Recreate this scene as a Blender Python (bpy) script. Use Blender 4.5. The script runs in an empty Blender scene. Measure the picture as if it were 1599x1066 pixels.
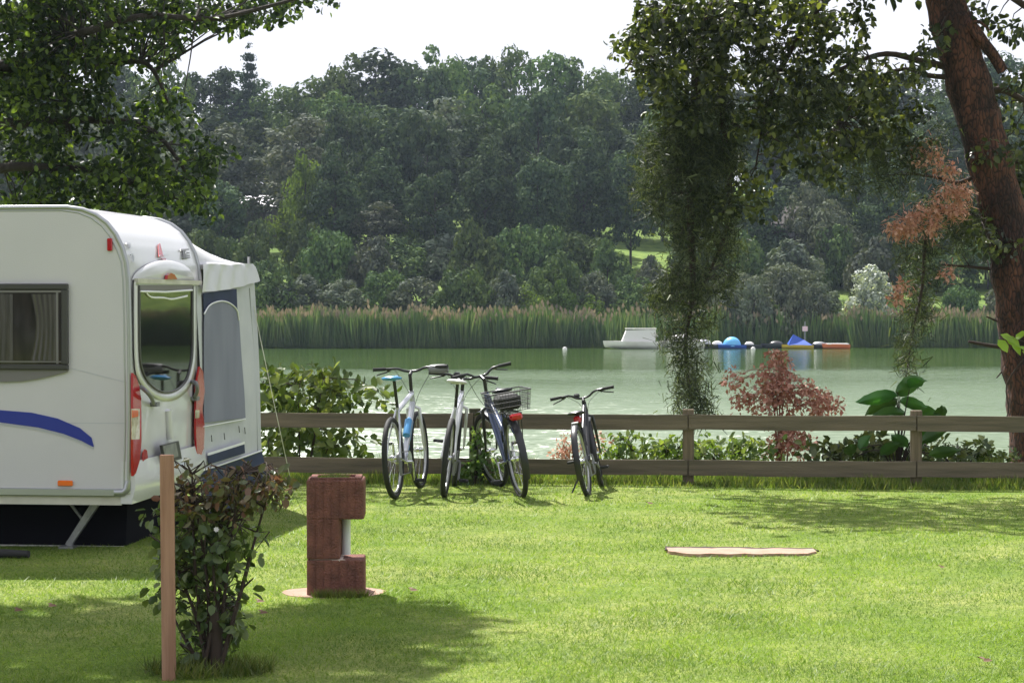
import bpy, math, random
import numpy as np
from mathutils import Vector, Matrix
R = math.radians
random.seed(7); rng = np.random.default_rng(7)
scene = bpy.context.scene
col = scene.collection

# ------------------------------------------------------------------ camera, sky, sun, exposure
F = 3340.0; CH = 1.7; PITCH = math.atan(63/F)
cam = bpy.data.objects.new('camera', bpy.data.cameras.new('camera')); col.objects.link(cam)
cam.location = (0, 0, CH); cam.rotation_euler = (math.pi/2 - PITCH, 0, 0)
cam.data.sensor_width = 36; cam.data.lens = 36*F/1599; cam.data.clip_start = .1; cam.data.clip_end = 2000
scene.camera = cam
SUN = Vector((-.32, .62, 1)).normalized()
w = bpy.data.worlds.new('World'); scene.world = w; w.use_nodes = True
nt = w.node_tree; nt.nodes.clear()
N = lambda t: nt.nodes.new(t); L = nt.links.new
out = N('ShaderNodeOutputWorld'); bg = N('ShaderNodeBackground'); sky = N('ShaderNodeTexSky')
sky.sky_type = 'NISHITA'; sky.sun_disc = False
sky.sun_elevation = math.asin(SUN.z); sky.sun_rotation = math.atan2(SUN.x, SUN.y)
sky.air_density = 1; sky.dust_density = 1.5; sky.ozone_density = 1
tc = N('ShaderNodeTexCoord'); mp = N('ShaderNodeMapping'); mp.inputs['Scale'].default_value = (1, 1, 3.2)
ns = N('ShaderNodeTexNoise'); ns.inputs['Scale'].default_value = 2.2; ns.inputs['Detail'].default_value = 7
rp = N('ShaderNodeValToRGB'); rp.color_ramp.elements[0].position = .28; rp.color_ramp.elements[1].position = .5
rp.color_ramp.elements[0].color = (.35, .35, .35, 1)
mx = N('ShaderNodeMixRGB'); mx.inputs[2].default_value = (9.9, 10.1, 11.1, 1)
L(tc.outputs['Generated'], mp.inputs[0]); L(mp.outputs[0], ns.inputs['Vector']); L(ns.outputs['Fac'], rp.inputs[0])
L(rp.outputs[0], mx.inputs[0]); L(sky.outputs[0], mx.inputs[1]); L(mx.outputs[0], bg.inputs[0])
bg.inputs[1].default_value = .055; L(bg.outputs[0], out.inputs[0])
sun = bpy.data.objects.new('sun', bpy.data.lights.new('sun', 'SUN')); col.objects.link(sun)
sun.data.energy = 5.0; sun.data.angle = R(.5); sun.data.color = (1, .965, .91)
sun.rotation_euler = SUN.to_track_quat('Z', 'Y').to_euler(); sun.location = (0, 0, 40)
scene.view_settings.view_transform = 'Standard'; scene.view_settings.look = 'None'
scene.view_settings.exposure = .95; scene.view_settings.gamma = 1
scene.render.resolution_x = 1024; scene.render.resolution_y = 682
scene.cycles.volume_bounces = 0; scene.cycles.transparent_max_bounces = 8
scene.cycles.max_bounces = 7; scene.cycles.diffuse_bounces = 3; scene.cycles.glossy_bounces = 3

# ------------------------------------------------------------------ measuring: a photo pixel at a distance -> a point
def ray(px, py):
    x = (px-799.5)/F; y = (533-py)/F
    return Vector((x, math.cos(PITCH)+y*math.sin(PITCH), -math.sin(PITCH)+y*math.cos(PITCH)))
def P(px, py, Y):
    d = ray(px, py); return Vector((0, 0, CH)) + d*(Y/d.y)
def G(px, py, z=0):
    d = ray(px, py); return Vector((0, 0, CH)) + d*((z-CH)/d.z)

# ------------------------------------------------------------------ materials
MATS = {}
def mat(name, c, rough=.6, metal=0, noise=0, nscale=8, c2=None, bump=0, bscale=40, alpha=None, spec=.5, coat=0, stretch=(1, 1, 1), trans=0):
    m = bpy.data.materials.new(name); m.use_nodes = True; t = m.node_tree
    b = t.nodes['Principled BSDF']
    b.inputs['Roughness'].default_value = rough; b.inputs['Metallic'].default_value = metal
    b.inputs['Specular IOR Level'].default_value = spec; b.inputs['Coat Weight'].default_value = coat
    b.inputs['Base Color'].default_value = (*c, 1)
    co = t.nodes.new('ShaderNodeTexCoord'); ma = t.nodes.new('ShaderNodeMapping'); ma.inputs['Scale'].default_value = stretch
    t.links.new(co.outputs['Object'], ma.inputs[0])
    if noise or c2:
        n = t.nodes.new('ShaderNodeTexNoise'); n.inputs['Scale'].default_value = nscale; n.inputs['Detail'].default_value = 6
        t.links.new(ma.outputs[0], n.inputs['Vector'])
        r = t.nodes.new('ShaderNodeValToRGB'); r.color_ramp.elements[0].position = .35; r.color_ramp.elements[1].position = .65
        cc = c2 or tuple(v*(1-noise) for v in c)
        r.color_ramp.elements[0].color = (*c, 1); r.color_ramp.elements[1].color = (*cc, 1)
        t.links.new(n.outputs['Fac'], r.inputs[0]); t.links.new(r.outputs[0], b.inputs['Base Color'])
    if bump:
        n2 = t.nodes.new('ShaderNodeTexNoise'); n2.inputs['Scale'].default_value = bscale; n2.inputs['Detail'].default_value = 5
        bp = t.nodes.new('ShaderNodeBump'); bp.inputs['Strength'].default_value = bump; bp.inputs['Distance'].default_value = .02
        t.links.new(ma.outputs[0], n2.inputs['Vector']); t.links.new(n2.outputs['Fac'], bp.inputs['Height'])
        t.links.new(bp.outputs[0], b.inputs['Normal'])
    if alpha is not None: b.inputs['Alpha'].default_value = alpha
    if trans: b.inputs['Transmission Weight'].default_value = trans
    MATS[name] = m; return m
def leafmat(name, cols, tr=.4, rough=.5, spec=.4, patch=0, tcol=None):
    """cols: darkest..lightest leaf colours, one picked per leaf"""
    m = bpy.data.materials.new(name); m.use_nodes = True; t = m.node_tree
    b = t.nodes['Principled BSDF']; o = t.nodes['Material Output']
    g = t.nodes.new('ShaderNodeNewGeometry'); r = t.nodes.new('ShaderNodeValToRGB')
    e = r.color_ramp.elements
    while len(e) < len(cols): e.new(.5)
    for i, c in enumerate(cols): e[i].position = i/(len(cols)-1); e[i].color = (*c, 1)
    oi = t.nodes.new('ShaderNodeObjectInfo'); hs = t.nodes.new('ShaderNodeHueSaturation')
    md = t.nodes.new('ShaderNodeMath'); md.operation = 'MULTIPLY_ADD'; md.inputs[1].default_value = .5; md.inputs[2].default_value = .75
    mh = t.nodes.new('ShaderNodeMath'); mh.operation = 'MULTIPLY_ADD'; mh.inputs[1].default_value = .035; mh.inputs[2].default_value = .4825
    t.links.new(g.outputs['Random Per Island'], r.inputs[0])
    t.links.new(oi.outputs['Random'], md.inputs[0]); t.links.new(md.outputs[0], hs.inputs['Value'])
    t.links.new(oi.outputs['Random'], mh.inputs[0]); t.links.new(mh.outputs[0], hs.inputs['Hue'])
    src = r.outputs[0]
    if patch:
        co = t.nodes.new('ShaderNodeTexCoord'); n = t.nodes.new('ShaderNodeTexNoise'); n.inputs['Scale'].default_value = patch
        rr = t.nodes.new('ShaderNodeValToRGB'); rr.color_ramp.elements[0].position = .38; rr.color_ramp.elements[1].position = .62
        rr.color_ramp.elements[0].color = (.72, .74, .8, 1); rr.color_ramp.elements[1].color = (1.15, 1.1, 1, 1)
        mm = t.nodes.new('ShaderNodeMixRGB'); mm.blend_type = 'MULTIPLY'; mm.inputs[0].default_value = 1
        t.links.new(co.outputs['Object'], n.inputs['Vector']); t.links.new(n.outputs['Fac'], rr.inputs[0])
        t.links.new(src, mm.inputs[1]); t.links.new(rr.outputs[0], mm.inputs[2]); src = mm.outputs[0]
    t.links.new(src, hs.inputs['Color']); t.links.new(hs.outputs[0], b.inputs['Base Color'])
    b.inputs['Roughness'].default_value = rough; b.inputs['Specular IOR Level'].default_value = spec
    tl = t.nodes.new('ShaderNodeBsdfTranslucent'); mm2 = t.nodes.new('ShaderNodeMixRGB'); mm2.blend_type = 'MULTIPLY'
    mm2.inputs[0].default_value = 1; mm2.inputs[2].default_value = (*(tcol or (1.5, 1.5, .6)), 1)
    t.links.new(hs.outputs[0], mm2.inputs[1]); t.links.new(mm2.outputs[0], tl.inputs[0])
    ms = t.nodes.new('ShaderNodeMixShader'); ms.inputs[0].default_value = tr
    t.links.new(b.outputs[0], ms.inputs[1]); t.links.new(tl.outputs[0], ms.inputs[2]); t.links.new(ms.outputs[0], o.inputs['Surface'])
    MATS[name] = m; return m

M = {}
M['white'] = mat('white_gelcoat', (.68, .67, .69), .22, coat=.4, c2=(.65, .645, .66), nscale=1.5, bump=.02, bscale=3)
M['side'] = mat('hammered_white_panel', (.60, .58, .60), .38, c2=(.575, .56, .58), nscale=2, bump=.12, bscale=160)
M['cream'] = mat('cream_skirt_plastic', (.62, .60, .52), .5, c2=(.5, .48, .41), nscale=5)
M['alu'] = mat('silver_trim', (.42, .43, .44), .32, metal=.7)
M['greyp'] = mat('grey_plastic', (.2, .2, .21), .5)
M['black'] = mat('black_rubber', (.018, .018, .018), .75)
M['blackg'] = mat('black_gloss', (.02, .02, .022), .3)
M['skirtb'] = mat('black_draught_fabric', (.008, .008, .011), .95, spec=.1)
M['frame'] = mat('window_frame_dark', (.05, .048, .048), .35)
M['glass'] = mat('smoked_window', (.012, .011, .01), .03, spec=.5, c2=(.006, .006, .005), nscale=3)
M['glass2'] = mat('tinted_side_window', (.045, .038, .036), .06, spec=.5, c2=(.018, .016, .015), nscale=4, stretch=(3, 1, .6))
M['blind'] = mat('grey_blind', (.18, .17, .165), .7)
M['blue'] = mat('blue_stripe', (.015, .03, .28), .4)
M['palegrey'] = mat('pale_grey_stripe', (.45, .46, .5), .4)
M['red'] = mat('red_lens', (.42, .006, .01), .15, coat=.3)
M['orange'] = mat('orange_lens', (.85, .16, .02), .15, coat=.8)
M['clear'] = mat('clear_lens', (.75, .68, .52), .1, coat=.8, c2=(.45, .4, .25), nscale=30)
M['awn'] = mat('awning_fabric_pale', (.55, .555, .59), .8, c2=(.49, .50, .54), nscale=4, bump=.25, bscale=5)
M['awnroof'] = mat('awning_roof_fabric', (.66, .66, .68), .7, c2=(.58, .58, .61), nscale=3, bump=.3, bscale=6)
M['mesh'] = mat('awning_window_foil', (.17, .175, .24), .6, c2=(.22, .225, .3), nscale=3, stretch=(1, 1, .4))
M['navy'] = mat('navy_fabric', (.018, .03, .085), .75, c2=(.012, .022, .06), nscale=5)
M['pipe'] = mat('white_piping', (.8, .8, .82), .5)
M['rope'] = mat('pale_rope', (.62, .6, .55), .8)
M['steel'] = mat('galvanised_steel', (.36, .36, .36), .45, metal=.6, c2=(.25, .25, .26), nscale=20)
def barkmat():
    m = mat('red_pine_bark', (.115, .045, .03), .95); t = m.node_tree; b = t.nodes['Principled BSDF']
    co = t.nodes.new('ShaderNodeTexCoord'); ma = t.nodes.new('ShaderNodeMapping'); ma.inputs['Scale'].default_value = (1.6, 1.6, .55)
    nz = t.nodes.new('ShaderNodeTexNoise'); nz.inputs['Scale'].default_value = 9; ad = t.nodes.new('ShaderNodeMixRGB'); ad.blend_type = 'ADD'; ad.inputs[0].default_value = .12
    vo = t.nodes.new('ShaderNodeTexVoronoi'); vo.feature = 'DISTANCE_TO_EDGE'; vo.inputs['Scale'].default_value = 15
    cr = t.nodes.new('ShaderNodeValToRGB'); cr.color_ramp.elements[0].color = (.02, .014, .012, 1); cr.color_ramp.elements[1].color = (.15, .062, .04, 1); cr.color_ramp.elements[1].position = .16
    n2 = t.nodes.new('ShaderNodeTexNoise'); n2.inputs['Scale'].default_value = 2.6; n2.inputs['Detail'].default_value = 6
    c2 = t.nodes.new('ShaderNodeValToRGB'); c2.color_ramp.elements[0].position = .42; c2.color_ramp.elements[1].position = .58; c2.color_ramp.elements[0].color = (.28, .3, .34, 1)
    mu = t.nodes.new('ShaderNodeMixRGB'); mu.blend_type = 'MULTIPLY'; mu.inputs[0].default_value = 1
    bp = t.nodes.new('ShaderNodeBump'); bp.inputs['Strength'].default_value = 1; bp.inputs['Distance'].default_value = .04
    L = t.links.new
    L(co.outputs['Object'], ma.inputs[0]); L(ma.outputs[0], nz.inputs['Vector']); L(ma.outputs[0], ad.inputs[1]); L(nz.outputs['Color'], ad.inputs[2]); L(ad.outputs[0], vo.inputs['Vector'])
    L(vo.outputs['Distance'], cr.inputs[0]); L(ma.outputs[0], n2.inputs['Vector']); L(n2.outputs['Fac'], c2.inputs[0]); L(cr.outputs[0], mu.inputs[1]); L(c2.outputs[0], mu.inputs[2]); L(mu.outputs[0], b.inputs['Base Color'])
    L(vo.outputs['Distance'], bp.inputs['Height']); L(bp.outputs[0], b.inputs['Normal']); return m
M['redbark'] = barkmat()
M['fence'] = mat('weathered_fence_wood', (.19, .15, .105), .85, c2=(.11, .092, .062), nscale=3, bump=.5, bscale=30, stretch=(.5, 8, 8))
M['fencepost'] = mat('weathered_post_wood', (.2, .15, .1), .85, c2=(.11, .09, .055), nscale=5, bump=.5, bscale=30, stretch=(8, 8, .5))
M['mossy'] = mat('mossy_post_wood', (.075, .085, .035), .9, c2=(.05, .045, .025), nscale=9, bump=.6, bscale=40)
M['stake'] = mat('planed_stake_wood', (.42, .235, .16), .75, c2=(.3, .155, .1), nscale=4, bump=.3, bscale=30, stretch=(10, 10, .6))
M['stone'] = mat('redbrown_concrete', (.23, .092, .065), .9, c2=(.14, .058, .042), nscale=14, bump=.9, bscale=90)
M['mortar'] = mat('pale_mortar', (.55, .45, .4), .9)
M['pink'] = mat('pink_concrete', (.42, .27, .2), .9, c2=(.33, .21, .15), nscale=9, bump=.4, bscale=50)
M['pipew'] = mat('white_pvc', (.72, .72, .74), .4)
M['soil'] = mat('dark_soil', (.04, .028, .02), .95, bump=.6)
M['bark'] = mat('grey_brown_bark', (.045, .036, .03), .95, c2=(.025, .02, .017), nscale=8, bump=.9, bscale=22, stretch=(2, 2, .5))
M['twig'] = mat('dark_twig', (.045, .03, .022), .9)
M['redtwig'] = mat('reddish_twig', (.22, .09, .06), .9)
M['silverp'] = mat('silver_bike_paint', (.55, .56, .6), .25, metal=.4, coat=.6)
M['whitep'] = mat('white_bike_paint', (.72, .72, .75), .22, coat=.8)
M['bluep'] = mat('light_blue_paint', (.06, .3, .62), .3, coat=.6)
M['dkblue'] = mat('dark_blue_paint', (.03, .05, .12), .25, coat=.7)
M['rim'] = mat('bike_rim', (.5, .5, .5), .3, metal=.8)
M['chrome'] = mat('polished_metal', (.75, .75, .76), .15, metal=1)
M['saddlew'] = mat('white_saddle', (.7, .7, .68), .4)
M['wire'] = mat('black_wire', (.03, .03, .032), .4)
M['boatw'] = mat('white_boat', (.78, .77, .74), .35, c2=(.68, .66, .62), nscale=2)
M['boatc'] = mat('pale_boat_cover', (.7, .68, .66), .7)
M['boatb'] = mat('blue_tarpaulin', (.02, .08, .42), .55)
M['boatlb'] = mat('light_blue_dome', (.12, .42, .75), .4)
M['boatd'] = mat('dark_boat', (.03, .035, .05), .5)
M['boato'] = mat('orange_hull', (.62, .16, .06), .45)
M['boaty'] = mat('yellow_float', (.6, .42, .05), .5)
M['roofw'] = mat('white_roof', (.75, .72, .75), .6)
M['roofb'] = mat('brown_roof', (.05, .04, .036), .9, c2=(.035, .03, .028), nscale=6)
M['wall'] = mat('dark_house_wall', (.08, .07, .07), .9)
M['deadleaf'] = mat('dry_leaf', (.13, .07, .038), .8)
M['pale_spot'] = mat('pale_spot_mat', (.7, .66, .72), .6)
# leaves
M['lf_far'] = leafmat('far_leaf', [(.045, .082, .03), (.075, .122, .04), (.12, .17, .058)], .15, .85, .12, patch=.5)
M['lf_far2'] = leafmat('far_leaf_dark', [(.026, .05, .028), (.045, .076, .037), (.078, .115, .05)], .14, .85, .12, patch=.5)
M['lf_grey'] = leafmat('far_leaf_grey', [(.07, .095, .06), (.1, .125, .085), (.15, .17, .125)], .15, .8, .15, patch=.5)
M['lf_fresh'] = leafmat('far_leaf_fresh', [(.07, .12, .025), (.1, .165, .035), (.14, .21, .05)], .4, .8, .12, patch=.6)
M['lf_silver'] = leafmat('silver_leaf', [(.2, .24, .21), (.3, .34, .3), (.42, .46, .42)], .25, .5, patch=.8)
M['lf_con'] = leafmat('conifer_needles', [(.02, .04, .028), (.035, .055, .035)], .15, .8, .1)
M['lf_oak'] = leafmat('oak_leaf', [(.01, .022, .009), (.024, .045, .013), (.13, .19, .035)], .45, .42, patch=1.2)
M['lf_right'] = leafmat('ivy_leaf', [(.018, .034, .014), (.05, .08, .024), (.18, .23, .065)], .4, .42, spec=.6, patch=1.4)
M['lf_needle'] = leafmat('dull_needles', [(.013, .02, .011), (.034, .045, .02), (.11, .125, .055)], .3, .6)
M['lf_dead'] = leafmat('dead_needles', [(.32, .12, .08), (.43, .2, .15), (.54, .32, .25)], .22, .7, tcol=(1, .9, .85))
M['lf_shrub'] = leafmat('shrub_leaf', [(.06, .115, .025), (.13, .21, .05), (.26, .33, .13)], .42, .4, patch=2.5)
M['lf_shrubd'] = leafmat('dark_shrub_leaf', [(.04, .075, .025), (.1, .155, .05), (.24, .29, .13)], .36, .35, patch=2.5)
M['lf_big'] = leafmat('big_glossy_leaf', [(.035, .11, .02), (.07, .18, .035)], .3, .35, patch=5)
M['lf_rose'] = leafmat('rose_leaf', [(.05, .085, .03), (.1, .145, .045), (.19, .23, .11)], .34, .34, patch=4)
M['lf_rosetop'] = leafmat('rose_leaf_red', [(.08, .115, .04), (.16, .17, .07), (.22, .12, .085)], .32, .34, tcol=(1.4, 1, .7))
M['lf_lime'] = leafmat('lime_leaf', [(.2, .3, .03), (.28, .4, .05)], .4, .45)
M['reed'] = leafmat('reed_blade', [(.038, .068, .025), (.08, .13, .04), (.14, .175, .07)], .3, .7, patch=.35, tcol=(1.2, 1.2, .7))
M['plume'] = leafmat('reed_plume', [(.14, .12, .08), (.22, .18, .13)], .3, .8, patch=.35, tcol=(1, .9, .8))
M['blade'] = leafmat('grass_blade', [(.10, .18, .024), (.155, .245, .036), (.26, .325, .08)], .45, .5, patch=1.1, tcol=(1.35, 1.4, .5))
M['blade2'] = leafmat('tall_grass_blade', [(.08, .14, .025), (.13, .2, .04), (.25, .27, .1)], .42, .55, patch=3)

# ------------------------------------------------------------------ helpers
def tag(o, label=None, cat=None, group=None, kind=None):
    if label: o['label'] = label
    if cat: o['category'] = cat
    if group: o['group'] = group
    if kind: o['kind'] = kind
    return o
def empty(name, loc=(0, 0, 0), rz=0, label=None, cat=None, group=None):
    o = bpy.data.objects.new(name, None); col.objects.link(o); o.location = loc; o.rotation_euler = (0, 0, rz)
    o.empty_display_size = .1
    return tag(o, label, cat, group)
def link(name, me, m, parent=None):
    o = bpy.data.objects.new(name, me); col.objects.link(o)
    for mm in (m if isinstance(m, (list, tuple)) else [m]): me.materials.append(mm)
    if parent: o.parent = parent
    return o
def npmesh(name, V, Fc, smooth=False):
    """V (n,3), Fc (k, 3 or 4) arrays"""
    me = bpy.data.meshes.new(name); k = Fc.shape[1]
    me.vertices.add(len(V)); me.vertices.foreach_set('co', np.ascontiguousarray(V, np.float32).ravel())
    me.loops.add(Fc.size); me.loops.foreach_set('vertex_index', np.ascontiguousarray(Fc, np.int32).ravel())
    me.polygons.add(len(Fc)); me.polygons.foreach_set('loop_start', np.arange(0, Fc.size, k, dtype=np.int32))
    if smooth: me.polygons.foreach_set('use_smooth', np.ones(len(Fc), bool))
    me.update(calc_edges=True); return me
class MB:
    def __init__(s): s.v = []; s.f = []; s.sm = []
    def add(s, vs, fs, smooth=False):
        o = len(s.v); s.v += [tuple(v) for v in vs]; s.f += [[i+o for i in f] for f in fs]; s.sm += [smooth]*len(fs); return s
    def box(s, x0, x1, y0, y1, z0, z1, mtx=None, bev=0):
        if bev:
            xs = [x0, x0+bev, x1-bev, x1]; v = []
            # octagonal-section bevelled box (all three axes chamfered)
            pts = []
            for z, i in ((z0, bev), (z0+bev, 0), (z1-bev, 0), (z1, bev)):
                pts.append([(x0+i+bev*(i == 0), y0+i, z), (x1-i-bev*(i == 0), y0+i, z), (x1-i, y0+i+bev*(i == 0), z), (x1-i, y1-i-bev*(i == 0), z),
                            (x1-i-bev*(i == 0), y1-i, z), (x0+i+bev*(i == 0), y1-i, z), (x0+i, y1-i-bev*(i == 0), z), (x0+i, y0+i+bev*(i == 0), z)])
            v = [p for r_ in pts for p in r_]; f = [list(range(7, -1, -1)), list(range(24, 32))]
            for k in range(3):
                for j in range(8): a = k*8+j; b = k*8+(j+1) % 8; f.append([a, b, b+8, a+8])
        else:
            v = [(x, y, z) for z in (z0, z1) for x, y in ((x0, y0), (x1, y0), (x1, y1), (x0, y1))]
            f = [[3, 2, 1, 0], [4, 5, 6, 7], [0, 1, 5, 4], [1, 2, 6, 5], [2, 3, 7, 6], [3, 0, 4, 7]]
        if mtx: v = [mtx @ Vector(p) for p in v]
        return s.add(v, f)
    def tube(s, pts, rad, seg=8, cap=True, closed=False):
        pts = [Vector(p) for p in pts]; n = len(pts)
        rr = rad if isinstance(rad, (list, tuple)) else [rad]*n
        vs = []; up = None
        for i, p in enumerate(pts):
            if closed: d = pts[(i+1) % n]-pts[i-1]
            else: d = pts[min(i+1, n-1)]-pts[max(i-1, 0)]
            d = d.normalized() if d.length > 1e-9 else Vector((0, 0, 1))
            if up is None: up = d.orthogonal().normalized()
            up = (up - d*up.dot(d)); up = up.normalized() if up.length > 1e-6 else d.orthogonal().normalized()
            b = d.cross(up)
            for k in range(seg):
                a = 2*math.pi*k/seg; vs.append(p + (up*math.cos(a)+b*math.sin(a))*rr[i])
        fs = []
        for i in range(n if closed else n-1):
            j = (i+1) % n
            for k in range(seg): k2 = (k+1) % seg; fs.append([i*seg+k, i*seg+k2, j*seg+k2, j*seg+k])
        s.add(vs, fs, True)
        if cap and not closed:
            s.add([vs[k] for k in range(seg)], [list(range(seg))[::-1]]); s.add([vs[(n-1)*seg+k] for k in range(seg)], [list(range(seg))])
        return s
    def plate(s, pts, d, smooth=False):
        """polygon pts extruded by vector d"""
        d = Vector(d); pts = [Vector(p) for p in pts]; n = len(pts)
        v = pts + [p+d for p in pts]
        f = [list(range(n))[::-1], list(range(n, 2*n))] + [[i, (i+1) % n, (i+1) % n+n, i+n] for i in range(n)]
        return s.add(v, f, False)
    def grid(s, fn, nu, nv, smooth=True, thick=None):
        v = [fn(i/nu, j/nv) for j in range(nv+1) for i in range(nu+1)]
        f = [[j*(nu+1)+i, j*(nu+1)+i+1, (j+1)*(nu+1)+i+1, (j+1)*(nu+1)+i] for j in range(nv) for i in range(nu)]
        return s.add(v, f, smooth)
    def build(s, name, m, parent=None):
        me = bpy.data.meshes.new(name); me.from_pydata(s.v, [], s.f)
        me.polygons.foreach_set('use_smooth', s.sm); me.update()
        import bmesh
        bm = bmesh.new(); bm.from_mesh(me); bmesh.ops.recalc_face_normals(bm, faces=bm.faces); bm.to_mesh(me); bm.free()
        return link(name, me, m, parent)
def arc(c, r, a0, a1, n, ax=(1, 0, 0), ay=(0, 0, 1)):
    c = Vector(c); ax = Vector(ax); ay = Vector(ay)
    return [c + ax*r*math.cos(R(a0+(a1-a0)*i/n)) + ay*r*math.sin(R(a0+(a1-a0)*i/n)) for i in range(n+1)]

# leaf templates: x along, y side, z normal
T_Q = (np.array([(0, 0, 0), (.55, -.32, .06), (1, 0, 0), (.45, .32, .06)]), np.array([(0, 1, 2, 3)]))
T_L = (np.array([(0, 0, 0), (.3, -.3, .1), (.72, -.26, .08), (1, 0, -.08), (.72, .26, .08), (.3, .3, .1)]), np.array([(0, 1, 2, 3), (0, 3, 4, 5)]))
T_N = (np.array([(0, -.06, 0), (1, -.03, 0), (1, .03, 0), (0, .06, 0)]), np.array([(0, 1, 2, 3)]))
T_B = (np.array([(-.5, 0, 0), (.5, 0, 0), (0, .25, 1)]), np.array([(0, 1, 2)]))
def unit(a): return a/np.maximum(np.linalg.norm(a, axis=1, keepdims=True), 1e-9)
def scatter(T, pos, along, normal, size):
    tv, tf = T; n = len(pos)
    a = unit(along); nn = normal - a*np.sum(a*normal, 1, keepdims=True); nn = unit(nn); b = np.cross(nn, a)
    size = np.broadcast_to(np.asarray(size, float), (n,))
    V = pos[:, None, :] + size[:, None, None]*(tv[None, :, 0:1]*a[:, None, :] + tv[None, :, 1:2]*b[:, None, :] + tv[None, :, 2:3]*nn[:, None, :])
    Fc = tf[None] + (np.arange(n)*len(tv))[:, None, None]
    return V.reshape(-1, 3), Fc.reshape(-1, tf.shape[1])
def join(parts):
    V = []; Fc = []; o = 0
    for v, f in parts: V.append(v); Fc.append(f+o); o += len(v)
    return np.concatenate(V), np.concatenate(Fc)

# ------------------------------------------------------------------ ground, water, far bank
def sstep(a, b, x): t = min(1, max(0, (x-a)/(b-a))); return t*t*(3-2*t)
def shore(x): return 21.1 + 11*(1-sstep(-7.5, -4.2, x)) + .25*math.sin(x*1.3)
def near_h(x, y):
    t = y-shore(x); z = 0 if t < 0 else -1.9*sstep(0, 2.6, t)
    return z + .012*math.sin(x*1.1+y*.7) * (1 if t < 0 else 0)
def far_h(x, y):
    s0 = 133.2 + 1.2*math.sin(x*.09)
    t = y-s0
    if t < 0: return -2.2
    z = -2.2 + 1.9*sstep(0, 2, t) + 2.7*sstep(3, 17, t) + 3.0*sstep(14, 34, t) + 7.5*sstep(30, 85, t) + 8*sstep(85, 260, t)
    return z + .35*math.sin(x*.13+y*.05) * sstep(8, 20, t)
def sheet(xs, ys, hf):
    V = np.array([(x, y, hf(x, y)) for y in ys for x in xs]); nx = len(xs)
    Fc = np.array([(j*nx+i, j*nx+i+1, (j+1)*nx+i+1, (j+1)*nx+i) for j in range(len(ys)-1) for i in range(nx-1)])
    return V, Fc
def groundmat(name, cols, scales, bump=.4, rough=.95):
    m = bpy.data.materials.new(name); m.use_nodes = True; t = m.node_tree; b = t.nodes['Principled BSDF']
    b.inputs['Roughness'].default_value = rough; b.inputs['Specular IOR Level'].default_value = .15
    co = t.nodes.new('ShaderNodeTexCoord'); prev = None
    for i, (c1, c2) in enumerate(cols):
        n = t.nodes.new('ShaderNodeTexNoise'); n.inputs['Scale'].default_value = scales[i]; n.inputs['Detail'].default_value = 7; n.inputs['Roughness'].default_value = .65
        t.links.new(co.outputs['Object'], n.inputs['Vector'])
        r = t.nodes.new('ShaderNodeValToRGB'); r.color_ramp.elements[0].position = .4; r.color_ramp.elements[1].position = .6
        r.color_ramp.elements[0].color = (*c1, 1); r.color_ramp.elements[1].color = (*c2, 1)
        t.links.new(n.outputs['Fac'], r.inputs[0])
        if prev is None: prev = r.outputs[0]
        else:
            mm = t.nodes.new('ShaderNodeMixRGB'); mm.blend_type = 'MULTIPLY'; mm.inputs[0].default_value = 1
            t.links.new(prev, mm.inputs[1]); t.links.new(r.outputs[0], mm.inputs[2]); prev = mm.outputs[0]
    t.links.new(prev, b.inputs['Base Color'])
    n2 = t.nodes.new('ShaderNodeTexNoise'); n2.inputs['Scale'].default_value = 35; n2.inputs['Detail'].default_value = 5
    bp = t.nodes.new('ShaderNodeBump'); bp.inputs['Strength'].default_value = bump; bp.inputs['Distance'].default_value = .05
    t.links.new(co.outputs['Object'], n2.inputs['Vector']); t.links.new(n2.outputs['Fac'], bp.inputs['Height']); t.links.new(bp.outputs[0], b.inputs['Normal'])
    return m
M['lawn'] = groundmat('lawn_turf', [((.145, .215, .035), (.235, .275, .08)), ((.8, .85, .8), (1.1, 1.05, 1.05)), ((.62, .66, .6), (1.15, 1.12, 1.1))], [.7, 3.5, 45])
M['meadow'] = groundmat('meadow_hill', [((.11, .17, .03), (.16, .22, .05)), ((.6, .7, .7), (1.1, 1.1, 1))], [.15, 1.2])
xs = list(np.linspace(-120, -16, 14)) + list(np.arange(-15, 15.1, .5)) + list(np.linspace(16, 120, 14))
ys = list(np.linspace(-60, 6, 14)) + list(np.arange(7, 36.1, .35)) + [40, 60]
V, Fc = sheet(xs, ys, near_h)
tag(link('lawn', npmesh('lawn', V, Fc, True), M['lawn']), kind='structure')
xs = list(np.linspace(-260, -62, 14)) + list(np.arange(-60, 60.1, 2)) + list(np.linspace(62, 260, 14))
ys = [120, 130] + list(np.arange(131, 175, 1.0)) + list(np.arange(176, 240, 4)) + list(np.linspace(245, 420, 10))
V, Fc = sheet(xs, ys, far_h)
tag(link('hillside', npmesh('hillside', V, Fc, True), M['meadow']), kind='structure')

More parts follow.
